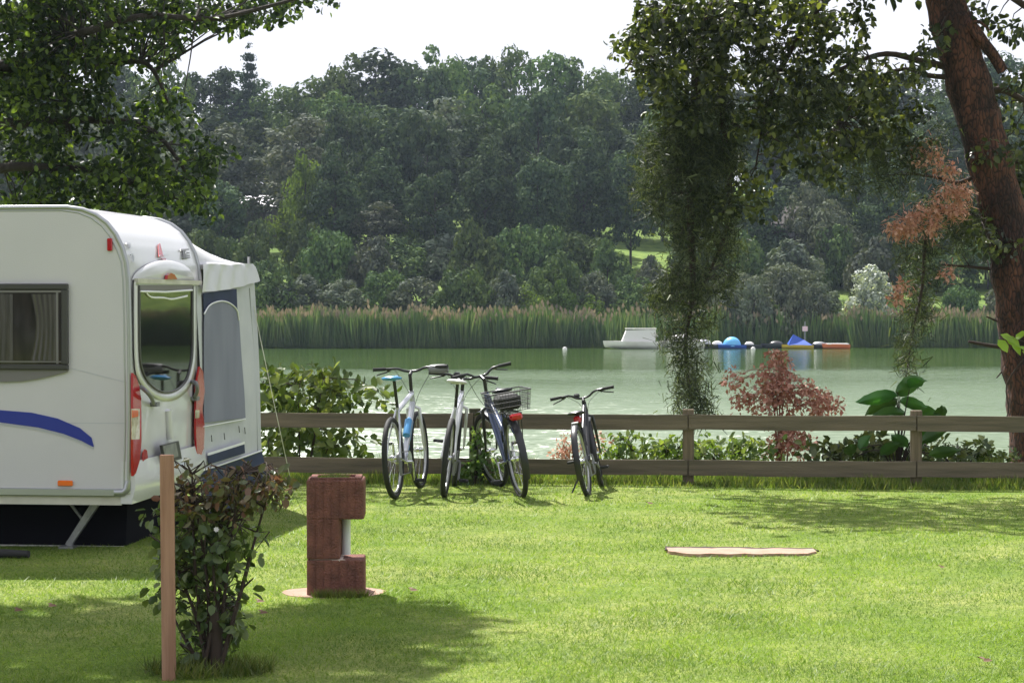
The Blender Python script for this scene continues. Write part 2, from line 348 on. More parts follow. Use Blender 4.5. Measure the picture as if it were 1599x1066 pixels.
wm = bpy.data.materials.new('lake_water'); wm.use_nodes = True; t = wm.node_tree; b = t.nodes['Principled BSDF']
b.inputs['Base Color'].default_value = (.06, .112, .024, 1); b.inputs['Roughness'].default_value = .1; b.inputs['IOR'].default_value = 1.95
co = t.nodes.new('ShaderNodeTexCoord'); ma = t.nodes.new('ShaderNodeMapping'); ma.inputs['Scale'].default_value = (.33, 1, 1)
n1 = t.nodes.new('ShaderNodeTexNoise'); n1.inputs['Scale'].default_value = 2.4; n1.inputs['Detail'].default_value = 3
n2 = t.nodes.new('ShaderNodeTexNoise'); n2.inputs['Scale'].default_value = .05; n2.inputs['Detail'].default_value = 4
sp = t.nodes.new('ShaderNodeSeparateXYZ'); mr = t.nodes.new('ShaderNodeMapRange')
mr.inputs['From Min'].default_value = 45; mr.inputs['From Max'].default_value = 100; mr.inputs['To Min'].default_value = 1.0; mr.inputs['To Max'].default_value = .07
ad = t.nodes.new('ShaderNodeMath'); ad.operation = 'MULTIPLY_ADD'; ad.inputs[1].default_value = 70
bp = t.nodes.new('ShaderNodeBump'); bp.inputs['Distance'].default_value = .42
t.links.new(co.outputs['Object'], ma.inputs[0]); t.links.new(ma.outputs[0], n1.inputs['Vector']); t.links.new(ma.outputs[0], n2.inputs['Vector'])
t.links.new(co.outputs['Object'], sp.inputs[0]); t.links.new(n2.outputs['Fac'], ad.inputs[0]); t.links.new(sp.outputs['Y'], ad.inputs[2])
sb = t.nodes.new('ShaderNodeMath'); sb.operation = 'SUBTRACT'; sb.inputs[1].default_value = 35
t.links.new(ad.outputs[0], sb.inputs[0]); t.links.new(sb.outputs[0], mr.inputs['Value'])
mrr = t.nodes.new('ShaderNodeMapRange'); mrr.inputs['From Min'].default_value = 48; mrr.inputs['From Max'].default_value = 92; mrr.inputs['To Min'].default_value = .36; mrr.inputs['To Max'].default_value = .07
t.links.new(sb.outputs[0], mrr.inputs['Value']); t.links.new(mrr.outputs[0], b.inputs['Roughness']); t.links.new(mr.outputs[0], bp.inputs['Strength']); t.links.new(n1.outputs['Fac'], bp.inputs['Height']); t.links.new(bp.outputs[0], b.inputs['Normal'])
V, Fc = sheet(np.linspace(-260, 260, 9), np.linspace(18, 136.5, 9), lambda x, y: -1.2)
tag(link('lake_water', npmesh('lake_water', V, Fc), wm), kind='structure')

# ------------------------------------------------------------------ grass
def in_clear(x, y):      # places without grass: column base, slab, under the caravan
    c = (x - BASE.x)**2 + (y-BASE.y)**2 < .29**2
    s = (x > SL0.x) & (x < SL1.x) & (y > SL0.y-.0) & (y < SL1.y+.01) & (y > G(1100, 866.5).y+.03)
    return c | s
BASE = G(521, 927); SL0 = G(1047, 867); SL1 = G(1274, 854); SL1.x = G(1274, 862).x
def blades(n, y0, y1, xr, hmin, hmax, wid, matr, name, hfun=None, lean=.5, dens=None):
    y = 1/(1/y1 + (1/y0-1/y1)*rng.random(n)); x = (rng.random(n)*2-1)*(y*xr+.7)
    k = ~in_clear(x, y); x = x[k]; y = y[k]; n = len(x)
    g = np.sin(x*2.1+y*1.3)*np.sin(y*2.7-x*.8)+np.sin(x*5.3)*np.sin(y*4.1)*.5
    h = (hmin+(hmax-hmin)*rng.random(n)**2)*(1+.25*g)
    z = .012*np.sin(x*1.1+y*.7)-.004
    tv, tf = T_B; ang = rng.random(n)*2*math.pi; ln = rng.normal(0, lean, (n, 2))*h[:, None]
    wv = wid*(y/12)*(.7+.6*rng.random(n))
    base = np.stack([x, y, z], 1); d = np.stack([np.cos(ang)*wv, np.sin(ang)*wv, 0*x], 1)
    tip = base + np.stack([ln[:, 0], ln[:, 1], h], 1)
    V = np.stack([base-d, base+d, tip], 1).reshape(-1, 3); Fc = np.arange(3*n).reshape(n, 3)
    return V, Fc
V, Fc = blades(400000, 8.6, 20.9, .27, .008, .033, .0028, None, 'g', lean=.9)
tag(link('lawn_grass', npmesh('lawn_grass', V, Fc), M['blade']), 'short mown green grass covering the sunlit lawn', 'grass', kind='stuff')

# ------------------------------------------------------------------ caravan
CT = R(-6.4); C0 = G(200, 864)
car = empty('caravan', C0, CT, 'white touring caravan with blue stripe and red tail lamps parked on the lawn', 'caravan')
CM = Matrix.Translation(C0) @ Matrix.Rotation(CT, 4, 'Z'); CI = CM.inverted()
def onx(px, py, x=0):      # pixel -> caravan-local point on plane local x
    o = CI @ Vector((0, 0, CH)); d = CI.to_3x3() @ ray(px, py); return o + d*((x-o.x)/d.x)
def ony(px, py, y=0):
    o = CI @ Vector((0, 0, CH)); d = CI.to_3x3() @ ray(px, py); return o + d*((y-o.y)/d.y)
CW = 1.9; TOP = 2.33; BOT = .40
prof = [(0, BOT), (.012, .9), (.008, 1.5), (0, 1.84), (-.012, 1.96), (-.04, 2.06), (-.085, 2.15), (-.145, 2.225), (-.22, 2.28), (-.31, 2.315), (-.42, TOP),
        (-4.2, TOP), (-4.5, 2.24), (-4.72, 2.0), (-4.85, 1.6), (-4.95, 1.0), (-4.9, BOT)]
b = MB(); b.plate([(x, 0, z) for x, z in prof], (0, .03, 0)); b.build('side_wall', M['side'], car)
b = MB(); b.plate([(x, CW-.03, z) for x, z in prof], (0, .03, 0)); b.build('side_wall', M['side'], car)
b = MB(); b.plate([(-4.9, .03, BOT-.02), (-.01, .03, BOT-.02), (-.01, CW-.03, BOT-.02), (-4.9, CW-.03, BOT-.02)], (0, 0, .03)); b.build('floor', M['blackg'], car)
# outer shell: rear wall, roof and front wall in one sheet with a slight crown
pr = []
for (a0, a1) in zip(prof[:-1], prof[1:]):
    m_ = 3
    for k in range(m_): pr.append((a0[0]+(a1[0]-a0[0])*k/m_, a0[1]+(a1[1]-a0[1])*k/m_))
pr.append(prof[-1])
def shell(u, v):
    i = min(int(round(v*(len(pr)-1))), len(pr)-1); x, z = pr[i]
    c = .012*(1-(2*u-1)**4)
    zz = z + c*sstep(1.95, 2.3, z); xx = x + (c if x > -2 else -c)*(1-sstep(1.9, 2.3, z))
    return (xx, .03+u*(CW-.06), zz)
b = MB(); b.grid(shell, 12, len(pr)-1); b.build('shell', M['white'], car)
def trim(y, nm='edge_trim'):
    b = MB(); pts = [(x+.004, y, z) for x, z in prof]; b.tube(pts, .017, 8); b.tube([(x-.028 if x > -2 else x, y-.004 if y < 1 else y+.004, z-.02*(z > 2)) for x, z in prof], .008, 6)
    b.build(nm, M['alu'], car)
trim(.008); trim(CW-.008)
b = MB(); b.box(-4.9, -.03, -.016, .004, .385, .437, bev=.006); b.tube([(-.09, -.004, .411), (-.03, -.004, .413), (-.004, -.002, .435), (.003, 0, .49)], [.026, .027, .026, .02], 10)
b.build('lower_rail', M['alu'], car)
b = MB(); b.box(-4.85, -.05, .01, .03, .325, .385)
b.build('skirt', M['cream'], car)
# rear bumper moulding
def bump(u, v):
    y = .0+u*CW; zb = .325+.02*(2*u-1)**2+.03*u
    x = .02+.06*math.sin(min(1, v*1.6)*math.pi*.5)*(1-.7*v)+.02*(1-abs(2*u-1)**6); z = zb + v*(.62-zb)
    return (x-.0*v-.012*v, y, z)
b = MB(); b.grid(bump, 16, 8); b.box(-.05, .03, .0, CW, .335, .36)
cap = [(-.05, -.001, .335)]+[(bump(0, k/8)[0], -.001, bump(0, k/8)[2]) for k in range(9)]+[(-.05, -.001, .62)]; b.add(cap, [list(range(len(cap)))]); b.add([(x_, CW, z_) for x_, _, z_ in cap], [list(range(len(cap)))]); b.build('rear_bumper', M['white'], car)
# side window
w0 = ony(-70, 443); w1 = ony(108, 577)
b = MB(); x0, x1, z0, z1 = ony(-230, 443).x, w1.x, w1.z, w0.z; q = .045
for bx in ((x0, x1, z1-.04, z1), (x0, x1, z0, z0+.035), (x1-q, x1, z0+.035, z1-.04), (x0, x0+q, z0+.035, z1-.04)):
    b.box(bx[0], bx[1], -.035, 0, bx[2], bx[3], bev=.006)
fr = b.build('window', M['frame'], car)
b = MB(); b.box(x0+q-.003, x1-q+.003, -.024, -.004, z0+.033, z1-.037); b.build('pane', M['glass2'], fr)
b = MB()     # curtain and blind lines behind the pane read as a paler inner frame
iq = .02
for bx in ((x0+q, x1-q, z1-.06, z1-.045), (x1-q-iq-.015, x1-q-iq, z0+.04, z1-.06), (x0+q, x1-q, z0+.05, z0+.058)):
    b.box(bx[0], bx[1], -.029, -.0245, bx[2], bx[3])
b.build('inner_seal', M['blind'], fr)
cur = MB()
for (ca, cb, top) in ((x1-.26, x1-.08, .0), (x1-.66, x1-.38, .03)):
    def cf(u, v, ca=ca, cb=cb):
        return (ca+(cb-ca)*u + .04*math.sin(v*3)*(1-u), -.027+.0015*math.sin(u*30), z0+.06+v*(z1-z0-.13))
    cur.grid(cf, 24, 6)
M['curtain'] = mat('curtain_behind_glass', (.05, .043, .04), .2, c2=(.028, .024, .022), nscale=14, stretch=(3, 1, .3), spec=.6)
cur.build('curtain', M['curtain'], fr)
b = MB(); pts = [(x0, -.004, z0), (x1, -.004, z0)] + [(x1-.01-.42*t_, -.004, z0-.015-.07*math.sin(t_*math.pi/2)) for t_ in [.0, .06, .15, .3, .5, .75, 1]] + [(x0, -.004, z0-.085)]
b.plate(pts, (0, -.012, 0)); b.build('window_shroud', M['blind'], fr)
# blue swoosh
def strip(top, bot, y=-.006):
    b = MB(); P1 = [ony(*p) for p in top]; P2 = [ony(*p) for p in bot]
    b.plate([(p.x, y, p.z) for p in P1]+[(p.x, y, p.z) for p in P2[::-1]], (0, .0045, 0)); return b
strip([(-160, 636), (0, 640), (50, 644), (90, 653), (125, 668), (143, 683), (147, 697)], [(-160, 655), (0, 659), (60, 667), (100, 677), (128, 688), (145, 697)]).build('blue_stripe', M['blue'], car)
strip([(-160, 656.5), (0, 660.5), (60, 668.5), (100, 678.5), (128, 689.5), (146, 698.5)], [(-160, 658), (0, 662.5), (60, 671), (100, 681), (125, 690.5), (146, 701)], -.005).build('stripe_shadow_line', M['palegrey'], car)  # shadow line beneath the blue stripe, put in as a grey strip
b = MB(); b.box(ony(100, 660).x, ony(195, 660).x, -.0016, 0, ony(100, 660).z-.002, ony(100, 660).z+.002)
b.build('panel_seam', M['palegrey'], car); b = MB(); p0, p1 = ony(112, 575), ony(198, 597); b.plate([(p0.x, 0, p0.z-.002), (p1.x, 0, p1.z-.002), (p1.x, 0, p1.z+.002), (p0.x, 0, p0.z+.002)], (0, -.0016, 0)); b.build('panel_seam', M['palegrey'], car)
def lens(nm, px, py, wd, hg, m, d=.018):
    p = ony(px, py); b = MB(); b.box(p.x-wd/2, p.x+wd/2, -d, 0, p.z-hg/2, p.z+hg/2, bev=.006); return b.build(nm, m, car)
lens('reflector', 102.5, 754, .105, .038, M['orange'])
lens('marker_lamp', 172, 382, .036, .085, M['red'])
# ---- rear fittings (plane local x = about .035)
RX = .040
def rear_poly(pts, d, x=RX): return [(x, onx(*p, x).y, onx(*p, x).z) for p in pts]
def cpts(pts, n=6, closed=False):      # Catmull-Rom through pixel points
    out_ = []; m_ = len(pts)
    for i in range(m_ if closed else m_-1):
        g = (lambda k: pts[k % m_]) if closed else (lambda k: pts[min(max(k, 0), m_-1)])
        a, b_, c, d = g(i-1), g(i), g(i+1), g(i+2)
        for k in range(n):
            t_ = k/n; out_.append(tuple(.5*(2*b_[j]+(c[j]-a[j])*t_+(2*a[j]-5*b_[j]+4*c[j]-d[j])*t_*t_+(3*b_[j]-a[j]-3*c[j]+d[j])*t_**3) for j in range(len(a))))
    if not closed: out_.append(tuple(pts[-1]))
    return out_
U = [(216, 446), (216, 500), (217, 555), (221, 580), (231, 598), (246, 610), (262, 613), (278, 608), (291, 594), (298, 572), (301, 545), (301, 500), (301, 446)]
Uo = [(209, 440), (209, 500), (210, 560), (214, 588), (227, 608), (244, 622), (262, 626), (281, 619), (297, 601), (304, 575), (306, 545), (306, 500), (306, 440)]
# raised frame as ring between Uo and U
def ring(outer, inner, x, d):
    o = rear_poly(outer, 0, x); i = rear_poly(inner, 0, x); n = len(o); b = MB()
    v = o + i + [(p[0]+d, p[1], p[2]) for p in o] + [(p[0]+d, p[1], p[2]) for p in i]
    f = []
    for k in range(n-1):
        f += [[2*n+k, 2*n+k+1, 3*n+k+1, 3*n+k], [k, k+1, 2*n+k+1, 2*n+k], [n+k, n+k+1, 3*n+k+1, 3*n+k]]
    return b.add(v, f, True)
Us = cpts(U, 4); Uos = cpts(Uo, 4)
rw = ring(Uos, Us, .026, .008); o_, i_ = rear_poly([Uo[0], Uo[-1]], 0, .022), rear_poly([U[0], U[-1]], 0, .022)
rw.box(.026, .034, o_[0][1], o_[1][1], i_[0][2]+.0, o_[0][2]); rw = rw.build('rear_window', M['white'], car)
b = MB(); b.plate(rear_poly(Us, 0, .030), (.006, 0, 0)); b.build('pane', M['glass'], rw)
b = ring(Us, [((x_-259)*.955+259, (y_-530)*.975+530) for x_, y_ in Us], .0362, .008); b.build('seal', M['frame'], rw)
b = MB(); b.plate(rear_poly([(217, 445), (300, 445), (300, 452), (219, 454)], 0, .0365), (.006, 0, 0)); b.build('blind', M['blind'], rw)
b = MB(); b.tube([onx(219, 455, .045), onx(258, 456, .045), onx(300, 453, .045)], .008, 6); b.build('blind_bar', M['pipe'], rw)
b = MB(); b.tube([onx(*p, .04) for p in cpts([(228, 457), (236, 464), (255, 465), (268, 467), (284, 464), (292, 462)], 4)], [.004]+[.009]*19+[.004, .004][:1] if False else .0075, 6); b.build('towel', M['pipe'], rw)
# lens-shaped top hatch
A = cpts([(206, 437), (213, 425), (232, 412), (256, 406), (280, 410), (297, 421), (304, 437)], 4)
b = MB(); pl = rear_poly(A, 0, .012); cen = Vector((.012, sum(p[1] for p in pl)/len(pl), pl[0][2]+.06))
inn = [((cen.y+(p[1]-cen.y)*.9), (cen.z+(p[2]-cen.z)*.88)) for p in pl]
n = len(pl); b.add(pl+[(.032, y_, z_) for y_, z_ in inn]+[(.037, cen.y, cen.z)], [[k, (k+1) % n, n+(k+1) % n, n+k] for k in range(n)]+[[n+k, n+(k+1) % n, 2*n] for k in range(n)], True)
b.build('top_moulding', M['white'], car)
b = MB(); b.box(.02, .046, .1, CW-.1, onx(250, 440.5, .03).z-.012, onx(250, 437, .03).z+.004); b.build('ledge', M['cream'], car)
def redlens(nm, pts, m, x=.045, d=.02, par=None):
    b = MB(); b.plate(rear_poly(pts, 0, x), (d, 0, 0)); return b.build(nm, m, par or car)
redlens('brake_lamp', [(257, 436), (258, 430), (263, 426), (269, 429), (273, 436)], M['red'], .04, .02)
redlens('emblem', [(246, 381), (249, 379), (253, 400), (254, 405), (246, 406)], M['red'], -.03, .06) if False else None
def rear_surf(px, py, lift=.012):      # point on the curved upper rear shell seen at this pixel
    best = None
    o = CI @ Vector((0, 0, CH)); d = CI.to_3x3() @ ray(px, py)
    for k in range(400):
        x = .06-.5*k/400; p = o+d*((x-o.x)/d.x)
        # shell x at height z
        sx = None
        for (a, c) in zip(prof[:11], prof[1:11]):
            if a[1] <= p.z <= c[1]: sx = a[0]+(c[0]-a[0])*(p.z-a[1])/max(1e-6, c[1]-a[1]); break
        if sx is None: continue
        cc = .012*(1-(2*min(1, max(0, p.y/CW))-1)**4)
        if x <= sx + cc*(1-sstep(1.9, 2.3, p.z)) + lift: return p
    return o+d*((0-o.x)/d.x)
def decal(nm, pts, m, th=.006):
    b = MB(); b.plate([rear_surf(*p) for p in pts], (th, 0, 0)); return b.build(nm, m, car)
decal('emblem', [(246, 383), (249, 380), (253, 396), (254.5, 401), (247, 401)], M['red'])
decal('emblem', [(250, 403), (258, 403), (258.5, 410), (255, 407)], M['red'])
decal('lettering', [(248, 398.5), (261, 397.5), (261, 398.6), (248, 399.8)], M['palegrey'])
for q_ in ([(281, 389), (294, 388), (294, 390.6), (281, 391.6)], [(285, 391), (288, 391), (288.6, 403), (285.6, 403)], [(289, 394), (295, 394), (295, 395.8), (289, 396)], [(289, 398), (295.5, 398), (295.5, 399.8), (289, 400)], [(286, 402), (296, 401), (296, 403), (286, 404)]):
    decal('lettering', q_, M['greyp'])
for q_ in ([(196, 379), (203, 379), (203.5, 381.5), (196.5, 381.5)], [(200.6, 382), (203, 382), (204, 388), (202, 388)], [(203, 397), (207, 396), (207, 398), (203.5, 399)], [(206, 399), (208.5, 399), (208.5, 409), (206.8, 409)]):
    decal('lettering', q_, M['palegrey'])
def lamp(pts, clear):
    o = redlens('tail_lamp', pts, M['red'], .04, .016)
    redlens('lens', clear, M['clear'], .0562, .003, o); return o
tl = lamp([(204.5, 582), (209, 587), (214, 602), (217, 622), (217.5, 650), (217.5, 690), (215, 718), (209, 738), (204.5, 743), (204.3, 700), (204.3, 640)], [(205, 638), (217.5, 638), (217.5, 685), (205, 686)])
redlens('lens', [(206, 640), (215.5, 640), (215.5, 650), (206, 652)], M['orange'], .0594, .003, tl)
lamp([(309, 572), (314, 580), (316.5, 610), (313, 640), (316.5, 665), (315, 700), (310, 713), (304.5, 708), (303, 680), (303, 640), (304, 600)], [(305, 640), (311, 640), (311, 652), (305, 653)])
redlens('reflector', [(222, 706), (225, 701), (228, 703), (229.5, 716), (228, 729), (225, 733), (222, 728), (221, 717)], M['red'], .036, .008)
for hp in ([(220, 604), (228, 610), (236, 620), (240, 631)], [(300, 596), (306, 598), (308, 610), (303, 622)]):
    b = MB(); pts = [onx(*p, .1) for p in hp]; pts[0] = onx(*hp[0], .04); pts[-1] = onx(*hp[-1], .04)
    b.tube(cpts([tuple(p) for p in pts], 4), .015, 8); e_ = pts[-1]; b.box(e_.x-.02, e_.x+.03, e_.y-.03, e_.y+.05, e_.z-.015, e_.z+.015); b.build('grab_handle', M['greyp'], car)
# raised central rib, plate
b = MB(); rp_ = cpts([(262, 640), (263, 655), (264, 670), (265, 684)], 4); b.tube([onx(*p, .035) for p in rp_], .03, 8); b.build('rib_moulding', M['white'], car)
np_ = MB(); np_.plate(rear_poly([(249, 695), (275, 688), (280, 716), (254, 722)], 0, .07), (.02, 0, 0)); npo = np_.build('number_plate', M['frame'], car)
np_ = MB(); np_.plate(rear_poly([(254, 696.5), (274, 691), (278, 712), (258, 718)], 0, .092), (.004, 0, 0)); np_.build('plate_face', M['steel'], npo)
# steady legs, wheel
def jack(xo, yo, sx, nm='steady_leg'):
    b = MB(); top_, foot = Vector((xo+.02, yo, .36)), Vector((xo-.22*sx, yo, .02))
    d = (foot-top_); n_ = Vector((d.z, 0, -d.x)).normalized()*.026
    a0, a1 = top_+d*.02, top_+d*.93
    for yy in (-.022, .018):
        b.plate([a0-n_+Vector((0, yy, 0)), a1-n_*.75+Vector((0, yy, 0)), a1+n_*.75+Vector((0, yy, 0)), a0+n_+Vector((0, yy, 0))], (0, .005, 0))
    b.plate([a0-n_, a1-n_*.7, a1-n_*.5, a0-n_*.8], (0, .018, 0)); b.plate([a1-n_, foot-n_*.9, foot+n_*.9, a1+n_], (0, .02, 0))
    b.box(foot.x-.05, foot.x+.05, foot.y-.05, foot.y+.05, .0, .022)
    m1 = top_+d*.5; b.tube([Vector((xo-.24*sx, yo, .36)), m1], .011, 6)
    return b.build(nm, M['steel'], car)
jp = ony(152, 790, .22); jack(jp.x, .22, .95); jack(jp.x, CW-.3, .95)
for yy in (.12, CW-.30):
    wx = -2.9; b = MB()
    b.tube([(wx, yy, .31), (wx, yy+.18, .31)], .3, 28); wh = b.build('wheel', M['black'], car)
    b = MB(); b.tube([(wx, yy-.01, .31), (wx, yy+.02, .31)], [.2, .19], 20); b.build('rim', M['steel'], wh)
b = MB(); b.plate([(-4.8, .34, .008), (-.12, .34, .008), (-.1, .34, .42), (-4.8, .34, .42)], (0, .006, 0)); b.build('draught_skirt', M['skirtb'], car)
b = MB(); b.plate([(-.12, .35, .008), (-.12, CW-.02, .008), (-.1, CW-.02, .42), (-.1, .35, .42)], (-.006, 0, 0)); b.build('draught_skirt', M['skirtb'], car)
b = MB(); b.box(-1.6, -.13, .325, .338, .0, .012); b.build('skirt_hem', M['rope'], car)
b = MB(); b.box(-4.8, -.2, CW-.012, CW-.004, .02, .4); b.build('draught_skirt', M['navy'], car)
b = MB(); b.box(-5.9, -4.8, CW/2-.06, CW/2+.06, .4, .48); b.tube([(-5.7, CW/2, .0), (-5.7, CW/2, .5)], .03, 8); b.build('drawbar', M['steel'], car)

# ------------------------------------------------------------------ awning
aw = empty('awning', C0, CT, 'pale grey awning with navy skirt pitched against the far side of the caravan', 'awning')
AX = .03
def ax_pt(px, py, x=AX): p = onx(px, py, x); return p
# end wall: boundary pixels, gently billowing grid
def quad_grid(b, tl_, tr_, br_, bl_, nu, nv, x=AX, wave=.012):
    def fn(u, v):
        a = Vector(tl_).lerp(Vector(tr_), u); c = Vector(bl_).lerp(Vector(br_), u); p = a.lerp(c, v)
        q_ = ax_pt(p.x, p.y, x); q_.x += wave*math.sin(u*7+v*2.5)*math.sin(v*math.pi)
        return q_
    b.grid(fn, nu, nv)
b = MB(); quad_grid(b, (306, 446), (397, 436), (409, 712), (316, 741), 14, 16); wl = b.build('end_wall', M['awn'], aw)
b = MB(); quad_grid(b, (313, 736), (409, 704), (413, 783), (316, 806), 12, 5, AX+.012, .03); b.build('skirt', M['navy'], aw)
b = MB(); b.tube([ax_pt(x_, y_, AX+.018) for x_, y_ in [(313, 735), (340, 727), (375, 715), (409, 703)]], .007, 6); b.build('piping', M['pipe'], aw)
win = [(318, 660), (318, 600), (318, 540), (319, 490), (326, 478), (336, 472), (348, 470), (360, 474), (370, 484), (373, 500), (377, 560), (381, 610), (383, 652)]
nb = [(318, 457), (369, 449), (371, 480), (372, 500), (360, 480), (348, 474), (336, 476), (326, 483), (318, 498)]
b = MB(); b.plate([ax_pt(x_, y_, AX+.016) for x_, y_ in [(317, 458), (369, 451), (371, 500), (318, 505)]], (.003, 0, 0)); b.build('navy_panel', M['navy'], aw)
b = MB(); b.plate([ax_pt(x_, y_, AX+.022) for x_, y_ in cpts(win, 3)], (.003, 0, 0)); wn = b.build('window', M['mesh'], aw)
b = MB(); b.tube([ax_pt(x_, y_, AX+.03) for x_, y_ in cpts(win[3:10], 4)], .006, 6); b.build('window_piping', M['pipe'], wn); b = MB(); b.tube([ax_pt(318, 666, AX+.03), ax_pt(350, 660, AX+.03), ax_pt(383, 654, AX+.03)], .005, 6); b.build('window_piping', M['pipe'], wn)
b = MB(); b.plate([ax_pt(x_, y_, AX+.03) for x_, y_ in [(324, 711), (381, 693), (382, 707), (325, 725)]], (.004, 0, 0)); b.build('navy_band', M['navy'], aw)
b = MB(); b.plate([ax_pt(x_, y_, AX+.03) for x_, y_ in [(324, 707), (381, 689), (381, 693), (324, 711)]], (.006, 0, 0)); b.build('band_piping', M['pipe'], aw)
for (x_, y_) in ((330, 684), (350, 681), (373, 670), (382, 672)):
    b = MB(); b.tube([ax_pt(x_, y_-5, AX+.02), ax_pt(x_+1, y_+5, AX+.02)], .005, 6); b.build('toggle', M['greyp'], aw)
# corner strip of stiffer fabric and poles
b = MB(); b.tube([ax_pt(390, 450, AX+.006), ax_pt(399, 600, AX+.006), ax_pt(405, 760, AX+.006)], .006, 6); b.build('seam', M['palegrey'], aw)
# roof: from caravan rail sagging to eaves, extruded to the left
ev = onx(395, 412, AX); dep = ev.y
rp_px = [(299, 379), (305, 386), (315, 394), (330, 401), (345, 407), (370, 409), (395, 411)]
rpts = [onx(*p, AX) for p in cpts(rp_px, 3)]
rpts[0].y = CW
pz = [(-x, z) for x, z in prof[:12]]
def eave(u, v):
    x = -3.4*u**1.6; z = float(np.interp(-x, [p_[0] for p_ in pz[3:]], [p_[1] for p_ in pz[3:]]))
    if u == 0: z = 1.98
    a_ = Vector((x, CW-.01, z)); e_ = Vector((AX+x, dep, ev.z)); q_ = a_.lerp(e_, v); q_.z -= .10*math.sin(math.pi*v**.8)*max(0, a_.z-e_.z)*2.2
    q_.z += .006*math.sin(u*40+v*9)*math.sin(math.pi*v)
    return q_
def roof(u, v): return tuple(eave(u, v))
b = MB(); b.grid(roof, 40, 16)
def val(u, v):      # hanging gable valance on the end
    p = eave(0, u)
    q_ = onx(311+92*u, 456-18*u+4*math.sin(u*3), AX+.02)
    z_ = p.z+(q_.z-p.z)*v; 
    return (AX+.0+.035*v+.014*math.sin(u*26+v*2)*(v > .1)*(1-.3*v), p.y+(q_.y-p.y)*v, z_)
b.grid(val, 40, 6)
b.build('roof', M['awnroof'], aw)
def fval(u, v): return (AX-3.4*u, dep+.03*v+.008*math.sin(u*60), ev.z-.16*v)
b = MB(); b.grid(fval, 40, 3); b.build('valance', M['awnroof'], aw)
def fw(u, v): return (AX-3.4*u, dep+.09*v, ev.z*(1-v)+.25*v)
b = MB(); b.grid(fw, 12, 4); b.build('front_wall', M['awn'], aw)
b = MB(); b.plate([(AX-3.4, CW, 2.2), (AX-3.4, dep, ev.z), (AX-3.4, dep, 0), (AX-3.4, CW, 0)], (.004, 0, 0)); b.build('end_wall', M['awn'], aw)
for xx in (AX-.03, AX-3.35): b = MB(); b.tube([(xx, dep-.02, 0), (xx, dep-.02, ev.z+.06)], .012, 8); b.build('pole', M['steel'], aw)
# guy line pegged to the lawn
g0 = CM @ onx(396, 478, AX+.02); g1 = G(457, 764)
b = MB(); b.tube([g0, g0.lerp(g1, .5)+Vector((0, 0, -.01)), g1], .0035, 5); b.build('guy_line', M['rope'], aw).matrix_parent_inverse = Matrix.Identity(4)
gl = aw.children[-1] if False else [o for o in bpy.data.objects if o.name.startswith('guy_line')][0]
gl.parent = None; gl.parent = aw; gl.matrix_parent_inverse = CM.inverted()
b = MB(); b.tube([g1+Vector((.02, 0, -.02)), g1+Vector((-.01, 0, .09))], .006, 6); pg = b.build('peg', M['steel'], aw); pg.matrix_parent_inverse = CM.inverted()
mt = G(18, 872)
b = MB(); b.tube([G(-60, 868)+Vector((0, 0, .03)), G(10, 871)+Vector((0, 0, .03)), G(45, 872)+Vector((0, 0, .03))], [.03, .03, .024], 10)
tag(b.build('rubber_hose', M['black']), 'short black hose lying on the grass below the caravan', 'hose')

# ------------------------------------------------------------------ fence
FY0, FY1 = 20.15, 19.45      # distance at photo x 420 and 1599
def fence_pt(px, z):
    t_ = (px-420)/1179; A0 = P(420, 470, FY0); A1 = P(1599, 470, FY1); d = A1-A0
    # intersect the ray with the fence plane
    r_ = ray(px, 470); k = (A0.x*d.y-A0.y*d.x)/(r_.x*d.y-r_.y*d.x)
    return Vector((r_.x*k, r_.y*k, z))
fa = fence_pt(300, 0); fb = fence_pt(1900, 0); fdir = (fb-fa).normalized(); fang = math.atan2(fdir.y, fdir.x)
fence = empty('wooden_fence', fence_pt(1075, 0), fang, 'brown weathered two-rail wooden fence between the lawn and the lake', 'fence')
FM = Matrix.Translation(fence_pt(1075, 0)) @ Matrix.Rotation(fang, 4, 'Z'); FI = FM.inverted()
def fl(px): return (FI @ fence_pt(px, 0)).x
def rail(x0, x1, z0, z1, sag=0):
    b = MB()
    def s_(x): return sag*math.sin((x-x0)/(x1-x0)*math.pi)
    xs_ = np.linspace(x0, x1, 7); v = []; f = []
    for i, x in enumerate(xs_):
        j = random.uniform(-.003, .003)
        v += [(x, -.018, z0+s_(x)+j), (x, .012, z0+s_(x)+j), (x, .012, z1+s_(x)+j), (x, -.018, z1+s_(x)+j)]
    for i in range(6):
        for k in range(4): f.append([i*4+k, i*4+(k+1) % 4, i*4+4+(k+1) % 4, i*4+4+k])
    f += [[0, 1, 2, 3], [24, 27, 26, 25]]
    return b.add(v, f).build('rail', M['fence'], fence)
posts = [60, 395, 740, 1075, 1432, 1800]
for i, (a, c) in enumerate(zip(posts[:-1], posts[1:])):
    xa, xc = fl(a)+.006, fl(c)-.006
    rail(xa, xc, .512+.004*(i % 2), .655-.003*(i % 2), -.006); rail(xa, xc, .095-.004*(i % 2), .235, -.005)
for i, px in enumerate(posts):
    x = fl(px); top_ = .70 if i != 2 else .695
    b = MB()
    if i == 2: b.tube([(x, .075, -.3), (x+.004, .075, .3), (x, .075, top_)], [.06, .058, .055], 12)
    else: b.box(x-.052, x+.052, .0122, .09, -.3, top_, bev=.006)
    b.build('post', M['mossy'] if i == 2 else M['fencepost'], fence)
    if i not in (2,):
        b = MB(); b.box(x-.05, x+.05, -.0215, -.0185, .08, .67); 
